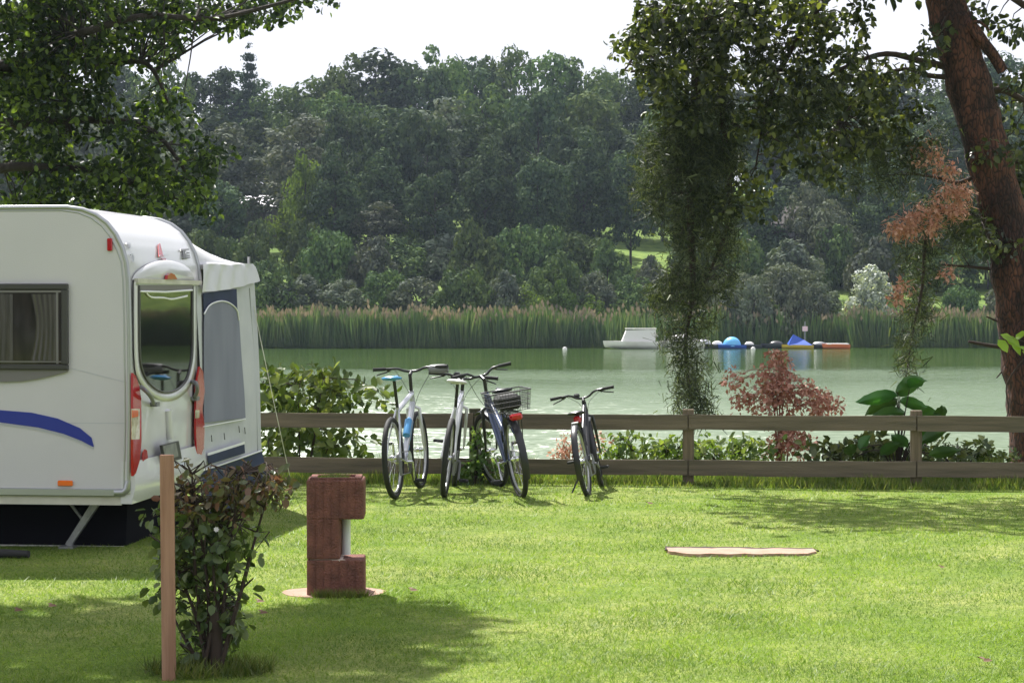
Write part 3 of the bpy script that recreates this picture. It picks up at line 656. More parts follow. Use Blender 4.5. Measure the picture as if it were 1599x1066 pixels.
# ------------------------------------------------------------------ bicycles
def bicycle(name, label, o):
    """local x forward from the rear wheel contact, y left, z up; o = options"""
    root = empty(name, (0, 0, 0), 0, label, 'bicycle', 'bicycles leaning on the wooden fence')
    RW = o.get('r', .355); WB = 1.06; st = R(o.get('steer', 0))
    fr = o['frame']; hz = o.get('bar_z', 1.06); sz = o.get('saddle_z', .99)
    ht = Vector((.875, 0, .90)); hb_ = Vector((.915, 0, .77)); ax = (hb_-ht).normalized()
    SR = Matrix.Translation(hb_) @ Matrix.Rotation(-st, 4, ax) @ Matrix.Translation(-hb_)
    S = lambda p: SR @ Vector(p)
    def wheel(cx, steer):
        tf = S if steer else Vector
        c = Vector((cx, 0, RW))
        b = MB()
        for k in range(20):
            a = 2*math.pi*k/20; d = Vector((math.cos(a), 0, math.sin(a)))
            b.tube([tf(c+Vector((0, .025*(1 if k % 2 else -1), 0))), tf(c+d*(RW-.045))], .0013, 4, False)
        b.tube([tf(c+Vector((0, -.045, 0))), tf(c+Vector((0, -.02, 0))), tf(c+Vector((0, .02, 0))), tf(c+Vector((0, .045, 0)))], [.01, .022, .022, .01], 10)
        wh = b.build('wheel', M['chrome'], root)
        b = MB(); b.tube([tf(c+Vector((math.cos(a), 0, math.sin(a)))*(RW-.024)) for a in np.linspace(0, 2*math.pi, 41)[:-1]], .024, 10, closed=True); b.build('tyre', M['black'], wh)
        b = MB(); b.tube([tf(c+Vector((math.cos(a), 0, math.sin(a)))*(RW-.053)) for a in np.linspace(0, 2*math.pi, 41)[:-1]], .012, 8, closed=True); b.build('rim', o.get('rim', M['rim']), wh)
    wheel(0, False); wheel(WB, True)
    bb = Vector((.42, 0, .29)); stt = Vector((.27, 0, .78)) if not o.get('low') else Vector((.28, 0, .74))
    b = MB(); t0 = o.get('tube', .021)
    b.tube([ht+Vector((0, 0, .0)), hb_], .023, 12)
    b.tube([hb_+Vector((-.01, 0, .02)), bb], [t0*1.15]*2, 12)
    b.tube([ht+Vector((0, 0, -.03)), stt+Vector((0, 0, -.03 if not o.get('low') else -.2))], t0, 12)
    b.tube([stt, bb], .017, 10)
    for s_ in (-1, 1):
        b.tube([stt+Vector((0, .012*s_, -.02)), Vector((.09, .05*s_, .52)), Vector((0, .06*s_, RW))], .009, 8)
        b.tube([bb+Vector((0, .02*s_, 0)), Vector((.2, .055*s_, .315)), Vector((0, .06*s_, RW))], .010, 8)
    b.build('frame', fr, root)
    b = MB()
    for s_ in (-1, 1): b.tube([S(hb_+Vector((.0, .0, -.01))), S(hb_+Vector((.01, .055*s_, -.035))), S(Vector((.96, .057*s_, .6))), S(Vector((WB-.04, .057*s_, .42))), S(Vector((WB, .055*s_, RW)))], [.016, .016, .016, .012, .009], 10)
    b.build('fork', o.get('fork', fr), root)
    # seat post and saddle
    sp_ = stt + (stt-bb).normalized()*(sz-stt.z); b = MB(); b.tube([stt, sp_], .0145, 10); b.build('seat_post', M['blackg'], root)
    def sad(u, v):
        a = v*2*math.pi; x = -.13+.27*u; wd = .075*(1-sstep(.15, .75, u))+.02; wd *= math.sqrt(max(0, 1-(2*u-1)**8)); h_ = .022*math.sqrt(max(0, 1-(2*u-1)**8))
        return (sp_.x-.01+x, math.cos(a)*wd, sp_.z+.025+math.sin(a)*h_-.012*math.sin(u*math.pi))
    b = MB(); b.grid(sad, 14, 14); sd = b.build('saddle', o.get('saddle', M['blackg']), root)
    b = MB()
    for s_ in (-1, 1): b.tube([(sp_.x-.1, .02*s_, sp_.z+.01), (sp_.x, .022*s_, sp_.z-.005), (sp_.x+.09, .015*s_, sp_.z+.012)], .0035, 5)
    b.build('saddle_rail', M['chrome'], sd)
    # stem, bar, grips, levers
    st0 = ht; st1 = Vector((ht.x-.02, 0, hz-.04)); st2 = Vector((ht.x+.055, 0, hz-.015))
    b = MB(); b.tube([S(st0), S(st1)], .016, 10); b.tube([S(st1+Vector((0, 0, -.01))), S(st2)], [.018, .015], 10); b.build('stem', M['blackg'], root)
    rise = o.get('rise', .03); bw = o.get('bar_w', .31)
    b = MB(); b.tube([S(st2+Vector((-.05*abs(y_/bw)**1.5, y_, rise*sstep(.04, .14, abs(y_))))) for y_ in np.linspace(-bw, bw, 19)], .0115, 10); hb = b.build('handlebar', o.get('bar', M['blackg']), root)
    for s_ in (-1, 1):
        g0_, g1_ = [S(st2+Vector((-.05*(q/bw)**1.5, q*s_, rise))) for q in (bw-.11, bw+.005)]
        b = MB(); b.tube([g0_, g0_.lerp(g1_, .1), g0_.lerp(g1_, .9), g1_], [.014, .0165, .0165, .019], 10); b.build('grip', M['black'], hb)
        q0 = S(st2+Vector((-.0, (bw-.14)*s_, rise-.005))); q1 = S(st2+Vector((.05, (bw-.1)*s_, rise-.03))); q2 = S(st2+Vector((.03, (bw-.005)*s_, rise-.055)))
        b = MB(); b.tube([q0, q0.lerp(q1, .5)], .016, 8); b.tube([q0, q1, q2], [.01, .007, .006], 8); b.build('brake_lever', o.get('lever', M['blackg']), hb)
        # cable loop
        b = MB(); b.tube([q0, q0+Vector((.09, -.02*s_, .05)), S(Vector((.99, .06*s_, .93))), S(hb_+Vector((.03, .02*s_, .03)))] if False else cpts([tuple(q0), tuple(q0+Vector((.1, -.03*s_, -.02))), tuple(S(Vector((1.0, .05*s_, .88)))), tuple(S(hb_+Vector((.03, .015*s_, 0))))], 5), .0025, 5); b.build('cable', M['wire'], hb)
    # drivetrain
    b = MB(); b.tube([bb+Vector((0, -.055, 0)), bb+Vector((0, -.05, 0))], .095, 26); b.tube([bb+Vector((0, -.08, 0)), bb+Vector((0, .08, 0))], .014, 8)
    ca = R(o.get('crank', 60)); cd = Vector((math.cos(ca), 0, -math.sin(ca)))*.17
    b.tube([bb+Vector((0, -.08, 0)), bb+Vector((0, -.085, 0))+cd], .011, 8); b.tube([bb+Vector((0, .08, 0)), bb+Vector((0, .085, 0))-cd], .011, 8)
    b.build('crankset', M['chrome'] if o.get('shinycrank') else M['greyp'], root)
    for s_, c_ in ((-1, cd), (1, -cd)):
        p = bb+Vector((0, .135*s_, 0))+c_; b = MB(); b.box(p.x-.045, p.x+.045, p.y-.04, p.y+.045, p.z-.012, p.z+.012, bev=.004); b.build('pedal', M['black'], root)
    b = MB(); b.tube([bb+Vector((0, -.052, .095)), Vector((0, -.05, RW+.045)), Vector((-.045, -.05, RW)), Vector((0, -.05, RW-.05)), Vector((.03, -.05, .2)), bb+Vector((0, -.052, -.095))], .005, 5); b.tube([Vector((0, -.056, RW)), Vector((0, -.04, RW))], .045, 16)
    b.tube([Vector((0, -.06, RW-.03)), Vector((.02, -.06, .2))], .014, 6); b.build('chain', M['greyp'], root)
    if o.get('bottle'):
        p = hb_.lerp(bb, .5); d = (bb-hb_).normalized(); n_ = Vector((-d.z, 0, d.x)); n_ = n_ if n_.z > 0 else -n_
        b = MB(); b.tube([p+n_*.055-d*.1, p+n_*.055+d*.08, ], .034, 12); b.tube([p+n_*.055-d*.1, p+n_*.055-d*.13], [.03, .015], 12); b.build('bottle', M['bluep'], root)
    if o.get('accent'):
        b = MB(); d = bb-hb_; b.tube([hb_+d*.3, hb_+d*.62], t0*1.22, 12); b.tube([hb_+d*.72, hb_+d*.9], t0*1.2, 12); b.build('frame_decal', M['bluep'], root)
    if o.get('bag'):
        p = sp_+Vector((-.06, 0, -.045)); b = MB(); b.box(p.x-.06, p.x+.07, -.035, .035, p.z-.035, p.z+.035, bev=.015); b.build('saddle_bag', o['bag'], root)
    if o.get('guards'):
        for cx, a0, a1, sf in ((0, 20, 205, Vector), (WB, 60, 190, S)):
            b = MB()
            def gd(u, v, cx=cx, a0=a0, a1=a1, sf=sf):
                a = R(a0+(a1-a0)*u); th = (v-.5)*2.2; rr = RW+.012+.012*math.cos(th); return tuple(sf(Vector((cx+math.cos(a)*rr, .032*math.sin(th)*1.1, RW+math.sin(a)*rr))))
            b.grid(gd, 22, 5); b.build('mudguard', o['guards'], root)
    if o.get('tip'):
        b = MB(); b.box(-.1, .0, -.03, .03, RW*2+.015, RW*2+.03, bev=.006); b.build('mudguard_tip', M['saddlew'], root)
    if o.get('carrier'):
        b = MB(); zc = .76
        for s_ in (-1, 1):
            b.tube([(.2, .03*s_, zc), (.1, .06*s_, zc), (-.26, .06*s_, zc)], .006, 6); b.tube([(0, .075*s_, RW+.01), (-.05, .065*s_, zc)], .005, 6); b.tube([(0, .075*s_, RW+.01), (-.22, .065*s_, zc)], .005, 6)
        for xx in (-.26, -.14, -.02, .1): b.tube([(xx, -.06, zc), (xx, .06, zc)], .005, 6)
        b.build('carrier', M['wire'], root)
        b = MB(); b.box(-.315, -.265, -.055, .055, zc-.055, zc-.0, bev=.015); b.build('rear_lamp', M['red'], root)
    if o.get('basket'):
        zc = .775; x0_, x1_, y_, h_ = -.2, .18, .15, .17; b = MB(); fl_ = .022
        def bp_(a, k):      # a along rim 0..1, k height 0..1
            per = [(x0_, -y_), (x1_, -y_), (x1_, y_), (x0_, y_), (x0_, -y_)]; i_ = min(int(a*4), 3); f_ = a*4-i_
            x = per[i_][0]+(per[i_+1][0]-per[i_][0])*f_; y = per[i_][1]+(per[i_+1][1]-per[i_][1])*f_
            sc = 1+fl_*k*8; cx = (x0_+x1_)/2; return Vector((cx+(x-cx)*sc, y*sc, zc+h_*k))
        for k in (0, .25, .5, .75, 1): b.tube([bp_(a, k) for a in np.linspace(0, 1, 33)], .003 if k < 1 else .006, 5)
        for a in np.linspace(0, 1, 57)[:-1]: b.tube([bp_(a, 0), bp_(a, 1)], .0018, 4)
        for yy in np.linspace(-y_, y_, 9): b.tube([(x0_, yy, zc), (x1_, yy, zc)], .002, 4)
        b.build('basket', M['wire'], root)
        b = MB(); b.box(x0_+.05, x1_-.05, -.1, .1, zc+.01, zc+.14, bev=.03)
        ro = b.build('basket_lining', M['black'], root)
    if o.get('kick'):
        b = MB(); b.tube([bb+Vector((-.12, .04, 0)), Vector((.2, .2, .02))], .009, 6); b.build('kickstand', M['blackg'], root)
    if o.get('bell'):
        p = S(st2+Vector((.02, .06, .03))); b = MB(); b.box(p.x-.03, p.x+.03, p.y-.03, p.y+.03, p.z-.02, p.z+.025, bev=.012); b.build('computer', M['blackg'], hb)
    if o.get('pack'):
        p = S(st2+Vector((.0, o['pack'], .01))); b = MB(); b.tube([p+Vector((0, -.09, .0)), p+Vector((0, -.05, .0)), p+Vector((0, .07, .0)), p+Vector((0, .09, 0))], [.025, .042, .042, .025], 12); b.build('bar_bag', M['greyp'], hb)
    return root
def place(root, rear, front, roll):
    """rear, front: ground points of the wheels; roll in degrees, + leans to the rider's left"""
    d = front-rear; root.location = rear; root.rotation_mode = 'XYZ'
    yaw = math.atan2(d.y, d.x)
    root.rotation_euler = (Matrix.Rotation(yaw, 4, 'Z') @ Matrix.Rotation(-R(roll), 4, 'X')).to_euler()
def aim(root, px_r, Yr, yawdeg, roll):
    r_ = P(px_r, 600, Yr); r_.z = -.008; d = Vector((math.sin(R(yawdeg)), math.cos(R(yawdeg)), 0)); place(root, r_, r_+d, roll)
b1 = bicycle('bicycle', 'silver white bicycle with blue accents and light blue seat, leftmost at the fence',
             dict(frame=M['silverp'], fork=M['whitep'], accent=True, bottle=True, saddle=M['bluep'], saddle_z=1.03, bar_z=1.09, bar_w=.34, steer=0, rim=M['rim'], pack=-.25, tube=.024, shinycrank=True, crank=80))
aim(b1, 617, 18.45, 9.5, 3)
b2 = bicycle('bicycle', 'white framed bicycle with black saddle standing second from the left beside the mossy post',
             dict(frame=M['whitep'], fork=M['whitep'], saddle=M['saddlew'], saddle_z=1.0, bar_z=1.02, bar_w=.31, steer=4, crank=110, r=.35, bell=True))
aim(b2, 693, 18.6, 3, -6)
b3 = bicycle('bicycle', 'dark bicycle with black wire basket and red rear lamp on its carrier',
             dict(frame=M['dkblue'], fork=M['blackg'], saddle=M['blackg'], saddle_z=.93, bar_z=1.06, bar_w=.29, rise=.05, steer=12, guards=M['blackg'], carrier=True, basket=True, crank=300, shinycrank=True, low=True, r=.35, tube=.026))
aim(b3, 815, 18.5, -12, 9)
b4 = bicycle('bicycle', 'small black bicycle standing alone on the right, leaning left with tilted handlebar',
             dict(frame=M['blackg'], fork=M['blackg'], saddle=M['blackg'], saddle_z=.80, bar_z=.95, bar_w=.32, rise=.05, steer=6, guards=M['blackg'], crank=20, r=.355, bell=True, bag=M['red'], kick=True, tip=True, low=True))
aim(b4, 919, 18.6, 9, 10); b4.scale = (.9, .9, .9)

# ------------------------------------------------------------------ ribbed concrete service column
cc = empty('concrete_column', BASE, R(2), 'red-brown ribbed concrete service column with a notch and white pipe on the lawn', 'service column')
def ribbed(b, x0, x1, y0, y1, z0, z1, n=9, d=.007, bev=.008):
    pl = []
    def side(ax_, ay_, bx_, by_, k):
        L_ = math.hypot(bx_-ax_, by_-ay_); dx, dy = (bx_-ax_)/L_, (by_-ay_)/L_; nx_, ny_ = dy, -dx
        for i in range(k*6):
            t_ = i/(k*6); h_ = d*abs(math.sin(t_*k*math.pi))**.6; pl.append((ax_+dx*t_*L_+nx_*h_, ay_+dy*t_*L_+ny_*h_))
    kx = max(2, round((x1-x0)/.046)); ky = max(2, round((y1-y0)/.046))
    side(x0, y0, x1, y0, kx); side(x1, y0, x1, y1, ky); side(x1, y1, x0, y1, kx); side(x0, y1, x0, y0, ky)
    m_ = len(pl); cx, cy = (x0+x1)/2, (y0+y1)/2; v = []; rows = [(z0, .975), (z0+bev, 1), (z1-bev, 1), (z1, .975)]
    for z, s_ in rows: v += [(cx+(x-cx)*s_, cy+(y-cy)*s_, z) for x, y in pl]
    f = [[r_*m_+i, r_*m_+(i+1) % m_, (r_+1)*m_+(i+1) % m_, (r_+1)*m_+i] for r_ in range(3) for i in range(m_)]
    f += [list(range(m_))[::-1], list(range(3*m_, 4*m_))]
    b.add(v, f)
sc = 268.; X0, X1 = -38/sc, 47/sc; XM = 10/sc; D0, D1 = -.13, .16; zz = lambda y_: (935-y_)/sc
b = MB(); ribbed(b, X0, X1, D0, D1, 0, zz(878)); b.build('lower_block', M['stone'], cc)
b = MB(); ribbed(b, X0, XM, D0, D1, zz(878)+.006, zz(815)-.0); b.build('middle_block', M['stone'], cc)
b = MB(); ribbed(b, X0-.001, X1, D0-.001, D1, zz(815), zz(755)); b.build('upper_block', M['stone'], cc)
b = MB(); b.box(X0+.012, XM+.02, D0+.01, D1-.01, zz(878), zz(878)+.006); b.box(XM-.04, XM+.035, D0+.0, D0+.012, zz(878)-.012, zz(878)+.004); b.build('mortar_joint', M['mortar'], cc)
b = MB()
for e in ((X0+.012, X1-.012, D0+.012, D0+.05), (X0+.012, X1-.012, D1-.05, D1-.012), (X0+.012, X0+.05, D0+.05, D1-.05), (X1-.05, X1-.012, D0+.05, D1-.05)): b.box(*e, zz(755), zz(752)+.002)
b.build('rim', M['stone'], cc)
b = MB(); b.tube([((XM+.035), .02, zz(874)), (XM+.035, .02, zz(815))], .026, 14); b.build('white_pipe', M['pipew'], cc)
b = MB(); b.add([(x*.3*(1+.03*math.sin(a*5)), y*.24*(1+.04*math.cos(a*7)), z) for z in (-.01, .012) for a in np.linspace(0, 2*math.pi, 37)[:-1] for x, y in [(math.cos(a), math.sin(a))]],
               [[i, (i+1) % 36, 36+(i+1) % 36, 36+i] for i in range(36)]+[list(range(36, 72))]); b.build('base', M['pink'], cc)
def tuft(name, cx, cy, rx, ry, z, n, h, m, parent=None, wid=.004, spread=.5):
    a = rng.random(n)*2*math.pi; r_ = np.sqrt(rng.random(n)); x = cx+np.cos(a)*r_*rx; y = cy+np.sin(a)*r_*ry
    hh = h*(.4+.6*rng.random(n)); base = np.stack([x, y, np.full(n, z)], 1); an = rng.random(n)*6.28; dd = np.stack([np.cos(an), np.sin(an), 0*an], 1)*wid
    ln = rng.normal(0, spread, (n, 2))*hh[:, None]; tip = base+np.stack([ln[:, 0], ln[:, 1], hh], 1)
    V = np.stack([base-dd, base+dd, tip], 1).reshape(-1, 3); return link(name, npmesh(name, V, np.arange(3*n).reshape(n, 3)), m, parent)
tuft('moss', 0, .02, .09, .09, zz(757), 500, .035, M['blade2'], cc)
tuft('grass_tuft', .05, D0-.08, .16, .05, 0, 700, .07, M['blade2'], cc)
# ------------------------------------------------------------------ paving slab sunk in the lawn
y0, y1 = G(1100, 866.5).y, G(1100, 857).y; x0, x1 = SL0.x, SL1.x; nn_ = 26; b = MB()
lo_ = [(x0+(x1-x0)*k/nn_, y0+.018*math.sin(k*1.1)+random.uniform(-.012, .012)+(.16*(1-k/2.5) if k < 3 else 0)+(.14*(1-(nn_-k)/2) if k > nn_-2 else 0)) for k in range(nn_+1)]
hi_ = [(x0+(x1-x0)*k/nn_, y1+.02*math.sin(k*.7)+random.uniform(-.015, .015)-.06*k/nn_) for k in range(nn_, -1, -1)]
b.plate([(x, y, -.02) for x, y in lo_+hi_], (0, 0, .031)); tag(b.build('paving_slab', M['pink']), 'narrow pale pink stone slab sunk flush in the lawn right of the bicycles', 'paving slab')
b = MB(); b.plate([(x0-.02, y1-.1, .0), (x1+.03, y1-.14, .0)]+[(x, y+.09+random.uniform(-.03, .03), .0) for x, y in hi_], (0, 0, .009)); tag(b.build('bare_soil', M['soil']), kind='structure')

# ------------------------------------------------------------------ foliage machinery
def tubes_np(segs, seg=5):
    """segs: list of (p0, p1, r0, r1)"""
    b = MB()
    for p0, p1, r0, r1 in segs: b.tube([p0, p1], [r0, r1], seg, False)
    return b
def leaf_cloud(centers, radii, per, size, T=T_L, droop=.3, jit=.5, flat=.4, shell_=False):
    """centers (n,3), radii (n,), per leaves each"""
    n = len(centers); c = np.repeat(centers, per, 0); r = np.repeat(radii, per)[:, None]; k = n*per
    d = unit(rng.normal(size=(k, 3))); rad = rng.random((k, 1))**(1/3) if not shell_ else .72+.36*rng.random((k, 1))
    pos = c + d*rad*r*np.array([1, 1, .8])
    along = unit(d*.6 + rng.normal(size=(k, 3))*.8 + np.array([0, 0, -droop*2]))
    nor = unit(d*.8 + rng.normal(size=(k, 3))*jit + np.array([0, 0, flat*2]))
    return scatter(T, pos, along, nor, size*(.6+.8*rng.random(k)))
def blob_centers(blobs, Ymean, Yj):
    out_ = []
    for (px, py, rx, ry, n) in blobs:
        for _ in range(n):
            a = random.random()*6.283; r_ = math.sqrt(random.random())
            out_.append(P(px+rx*r_*math.cos(a), py+ry*r_*math.sin(a), Ymean+random.uniform(-Yj, Yj)))
    return out_
def limb(b, pts, r0, r1, seg=9, wob=0):
    pts = [tuple(p) for p in pts]; cp = cpts(pts, 4); n = len(cp)
    b.tube([Vector(p)+Vector([random.uniform(-wob, wob) for _ in range(3)]) for p in cp], [r0+(r1-r0)*i/(n-1) for i in range(n)], seg)
    return [Vector(p) for p in cp]
def connect(b, nodes, centers, r=.012, frac=1.):
    arr = np.array([tuple(p) for p in nodes])
    for c in centers:
        if random.random() > frac: continue
        c = Vector(c); i = int(np.argmin(((arr-np.array(c))**2).sum(1)*1.0 + (arr[:, 2] < c.z)*.1)); q = Vector(arr[i]); m_ = q.lerp(c, .5)+Vector((random.uniform(-.08, .08), random.uniform(-.08, .08), .06))
        b.tube([q, m_, c], [r, r*.7, r*.3], 5, False)

# far tree prototypes ----------------------------------------------------------
def far_crown(seed, W, H, n_cl, per, ls, kind='round'):
    r_ = np.random.default_rng(seed); C = []; RR = []
    for i in range(n_cl):
        d = r_.normal(size=3); d /= np.linalg.norm(d); f = .45+.5*r_.random()**.7
        if kind == 'round': d[2] = d[2]*1.0; f *= (1+.14*math.sin(3*math.atan2(d[1], d[0])+seed)); c = np.array([d[0]*W/2*f*.84, d[1]*W/2*f*.84, H*.52+d[2]*H*.42*f]); c[0] *= 1-.2*max(0, -d[2]); rad = W*(.09+.10*r_.random()**1.5)
        elif kind == 'tall': c = np.array([d[0]*W/2*f*.8*(1-.3*max(0, d[2])), d[1]*W/2*f*.8, H*.5+d[2]*H*.46*f]); rad = W*(.10+.09*r_.random())
        else:   # bush: dome on the ground
            c = np.array([d[0]*W/2*f*.85, d[1]*W/2*f*.85, abs(d[2])*H*.8*f+.08*H]); rad = W*(.08+.07*r_.random())
        C.append(c); RR.append(rad)
    C = np.array(C); RR = np.array(RR); k = n_cl*per
    c = np.repeat(C, per, 0); r2 = np.repeat(RR, per)[:, None]; d = unit(r_.normal(size=(k, 3)))
    pos = c + d*r2*(.84+.22*r_.random((k, 1))**2)*np.array([1, 1, .72])
    nor = unit(d + r_.normal(size=(k, 3))*.28 + np.array([0, 0, .1])); al = unit(np.cross(nor, r_.normal(size=(k, 3))))
    return scatter(T_Q, pos, al, nor, ls*(.6+.8*r_.random(k)))
def con_crown(seed, W, H, n, ls):
    r_ = np.random.default_rng(seed); C = []; 
    for lv in range(9):
        z = H*(.42+.56*lv/9); rr = W/2*(1-lv/9.5)**.7*(.7+.5*r_.random())
        for k in range(5):
            a = r_.random()*6.283
            for q in (.35, .7, 1): C.append((math.cos(a)*rr*q, math.sin(a)*rr*q, z-.06*rr*q+r_.normal()*.1))
    C.append((0, 0, H)); C = np.array(C); per = n//len(C); k = per*len(C); c = np.repeat(C, per, 0)
    pos = c + r_.normal(size=(k, 3))*np.array([.38, .38, .14]); nor = unit(r_.normal(size=(k, 3))+np.array([0, 0, 1.])); al = unit(np.cross(nor, r_.normal(size=(k, 3))))
    return scatter(T_Q, pos, al, nor, ls*(.6+.8*r_.random(k)))
def far_trunk(seed, H, rad, W=6, lean=.0):
    random.seed(seed); b = MB(); pts = [(0, 0, -.6), (random.uniform(-.15, .15), 0, H*.25), (random.uniform(-.4, .4), random.uniform(-.3, .3), H*.55), (random.uniform(-.4, .4), 0, H*.8)]
    nodes = limb(b, pts, rad, rad*.25, 8)
    for k in range(6):
        q = nodes[random.randint(len(nodes)//3, len(nodes)*2//3)]; a = random.random()*6.283; e = q+Vector((math.cos(a)*W*.27, math.sin(a)*W*.27, H*.09))
        limb(b, [q, q.lerp(e, .5)+Vector((0, 0, .15)), e], rad*.38, rad*.08, 6)
    return b
PROTO = {}
specs = {'oak': ('round', 9.5, 13, 60, 110, .46, 'lf_far'), 'oakd': ('round', 9, 13.5, 60, 110, .46, 'lf_far2'), 'oakt': ('tall', 7.5, 15, 60, 110, .42, 'lf_far2'),
         'poplar': ('tall', 6.5, 14, 50, 90, .40, 'lf_grey'), 'fresh': ('round', 7, 9, 42, 90, .40, 'lf_fresh'), 'bush': ('bush', 5.5, 3.6, 36, 100, .27, 'lf_far'),
         'bushg': ('bush', 5, 3.6, 36, 110, .26, 'lf_grey'), 'bushf': ('bush', 4.2, 3.0, 34, 100, .24, 'lf_fresh'), 'silver': ('bush', 5, 4.6, 40, 120, .26, 'lf_silver'), 'willow': ('round', 7, 7.5, 46, 110, .30, 'lf_grey')}
for k, (kd, W_, H_, nc, per, ls, mm) in specs.items():
    for vi in range(2):
        V, Fc = far_crown(hash_ := (sum(map(ord, k))*7+vi*31), W_, H_, nc, per, ls, kd)
        me = npmesh('crown', V, Fc); me.materials.append(M[mm])
        tb = far_trunk(hash_, H_, .2 if kd != 'bush' else .07, W_)
        if kd == 'bush': tb = tb
        tm = bpy.data.meshes.new('trunk'); tm.from_pydata(tb.v, [], tb.f); tm.polygons.foreach_set('use_smooth', tb.sm); tm.materials.append(M['bark'])
        PROTO[(k, vi)] = (me, tm, W_, H_)
V, Fc = con_crown(3, 5, 16, 5200, .34); me = npmesh('crown', V, Fc); me.materials.append(M['lf_con'])
tb = far_trunk(9, 16, .2, 3); tm = bpy.data.meshes.new('trunk'); tm.from_pydata(tb.v, [], tb.f); tm.materials.append(M['bark']); PROTO[('pine', 0)] = PROTO[('pine', 1)] = (me, tm, 5, 16)
random.seed(11)
def plant(kind, x, y, z, w, h, label, cat, group, name):
    me, tm, W_, H_ = PROTO[(kind, random.randint(0, 1))]
    o = empty(name, (x, y, z), random.random()*6.283, label, cat, group); o.scale = (w/W_, w/W_, h/H_)
    c = bpy.data.objects.new('crown', me); col.objects.link(c); c.parent = o
    t_ = bpy.data.objects.new('trunk', tm); col.objects.link(t_); t_.parent = o
    return o
# where along the photo a far plant stands, told by what stands in front of it
COLS = [(-400, 'beyond the left edge of the caravan'), (60, 'above the caravan window'), (175, 'above the caravan rear corner'), (265, 'above the caravan rear window'), (340, 'above the awning'),
        (395, 'above the awning pole'), (450, 'just right of the awning'), (520, 'above the concrete column'), (590, 'left of the leftmost bicycle'), (640, 'above the leftmost bicycle'), (700, 'above the second bicycle'),
        (745, 'above the mossy fence post'), (800, 'above the basket bicycle'), (850, 'left of the lone bicycle'), (910, 'above the lone bicycle'), (960, 'just right of the lone bicycle'),
        (1010, 'above the white cabin boat'), (1060, 'behind the hanging branch'), (1110, 'just right of the hanging branch'), (1160, 'above the light blue dome boat'), (1210, 'between the two blue boats'), (1260, 'above the blue tarpaulin boat'),
        (1310, 'above the orange boat'), (1360, 'above the big-leaved plant'), (1410, 'left of the dead twigs'), (1460, 'behind the dead red twigs'), (1510, 'just left of the red trunk'), (1570, 'behind the red trunk'), (1700, 'right of the red trunk'), (2000, 'beyond the right edge')]
used = {}
def where(px):
    i = min(range(len(COLS)), key=lambda k: abs(COLS[k][0]-px)); return COLS[i][1]
LOOK = {'oak': 'round green', 'oakd': 'dark rounded', 'oakt': 'tall dark', 'poplar': 'grey-green slender', 'fresh': 'fresh light green', 'pine': 'dark ragged conifer', 'bush': 'dull green low',
        'bushg': 'grey-green low', 'bushf': 'yellow-green low', 'silver': 'pale silvery', 'willow': 'loose grey-green'}
def far_plant(kind, px, top_py, Y, wpx, row, isbush=False, hh=None):
    p = P(px, top_py, Y); g = far_h(p.x, Y); h = p.z-g if hh is None else hh
    wd = wpx/F*Y
    lab = f"{LOOK[kind]} {'shrub' if isbush else 'tree'} in the {row}, {where(px)}"
    k = used.get(lab, 0); used[lab] = k+1
    if k:
        extra = ['half hidden', 'its top peeping out', 'crowded in', 'furthest back'][min(k-1, 3)]
        lab = f"{LOOK[kind]} {'shrub' if isbush else 'tree'}, {extra}, in the {row}, {where(px)}"
    nm = 'shrub' if isbush else ('pine_tree' if kind == 'pine' else 'broadleaf_tree')
    plant(kind, p.x, Y, g-.1, wd, h, lab, 'shrub' if isbush else 'tree', row.replace('row of', 'plants of the') if False else ('shrubs on the far shore' if isbush else 'trees on the far hillside'), nm)
# skyline (px, top_py)
SK = [(-200, 60), (-60, 70), (60, 80), (170, 75), (260, 85), (330, 86), (385, 106), (440, 114), (490, 104), (535, 72), (585, 62), (635, 72), (690, 66), (740, 48), (800, 52), (860, 68), (915, 84), (965, 96), (1010, 100), (1060, 92), (1120, 84), (1190, 70), (1270, 78), (1350, 92), (1430, 95), (1500, 88), (1570, 66), (1650, 70), (1760, 60), (1900, 70)]
for i, (px, py) in enumerate(SK):
    far_plant(random.choice(['oak', 'oak', 'fresh', 'oakd'] if 650 < px < 1000 else ['oak', 'poplar', 'oakd', 'oakt']), px, py+random.randint(-4, 8), random.uniform(196, 214), random.randint(120, 165), 'skyline row')
for px, py in ((388, 70), (1545, 58)): far_plant('pine', px, py, 205, 42, 'skyline row')
for px in range(-180, 1900, 72):
    base_py = np.interp(px, [s[0] for s in SK], [s[1] for s in SK])
    far_plant(random.choice(['oak', 'oakd', 'oakt', 'oakd', 'poplar']), px+random.randint(-20, 20), base_py+random.randint(38, 80), random.uniform(178, 190), random.randint(125, 165), 'second row')
for px in range(-180, 1900, 66):
    if 940 < px < 1010 or 1130 < px < 1260 or 350 < px < 450: continue
    ty = random.randint(125, 185) if px < 1040 else random.randint(175, 260)
    far_plant(random.choice(['oakt', 'oakd', 'oakt', 'poplar', 'oakd'] if px > 480 else ['poplar', 'oakt', 'poplar']), px+random.randint(-18, 18), ty, random.uniform(163, 172), random.randint(105, 140), 'third row')
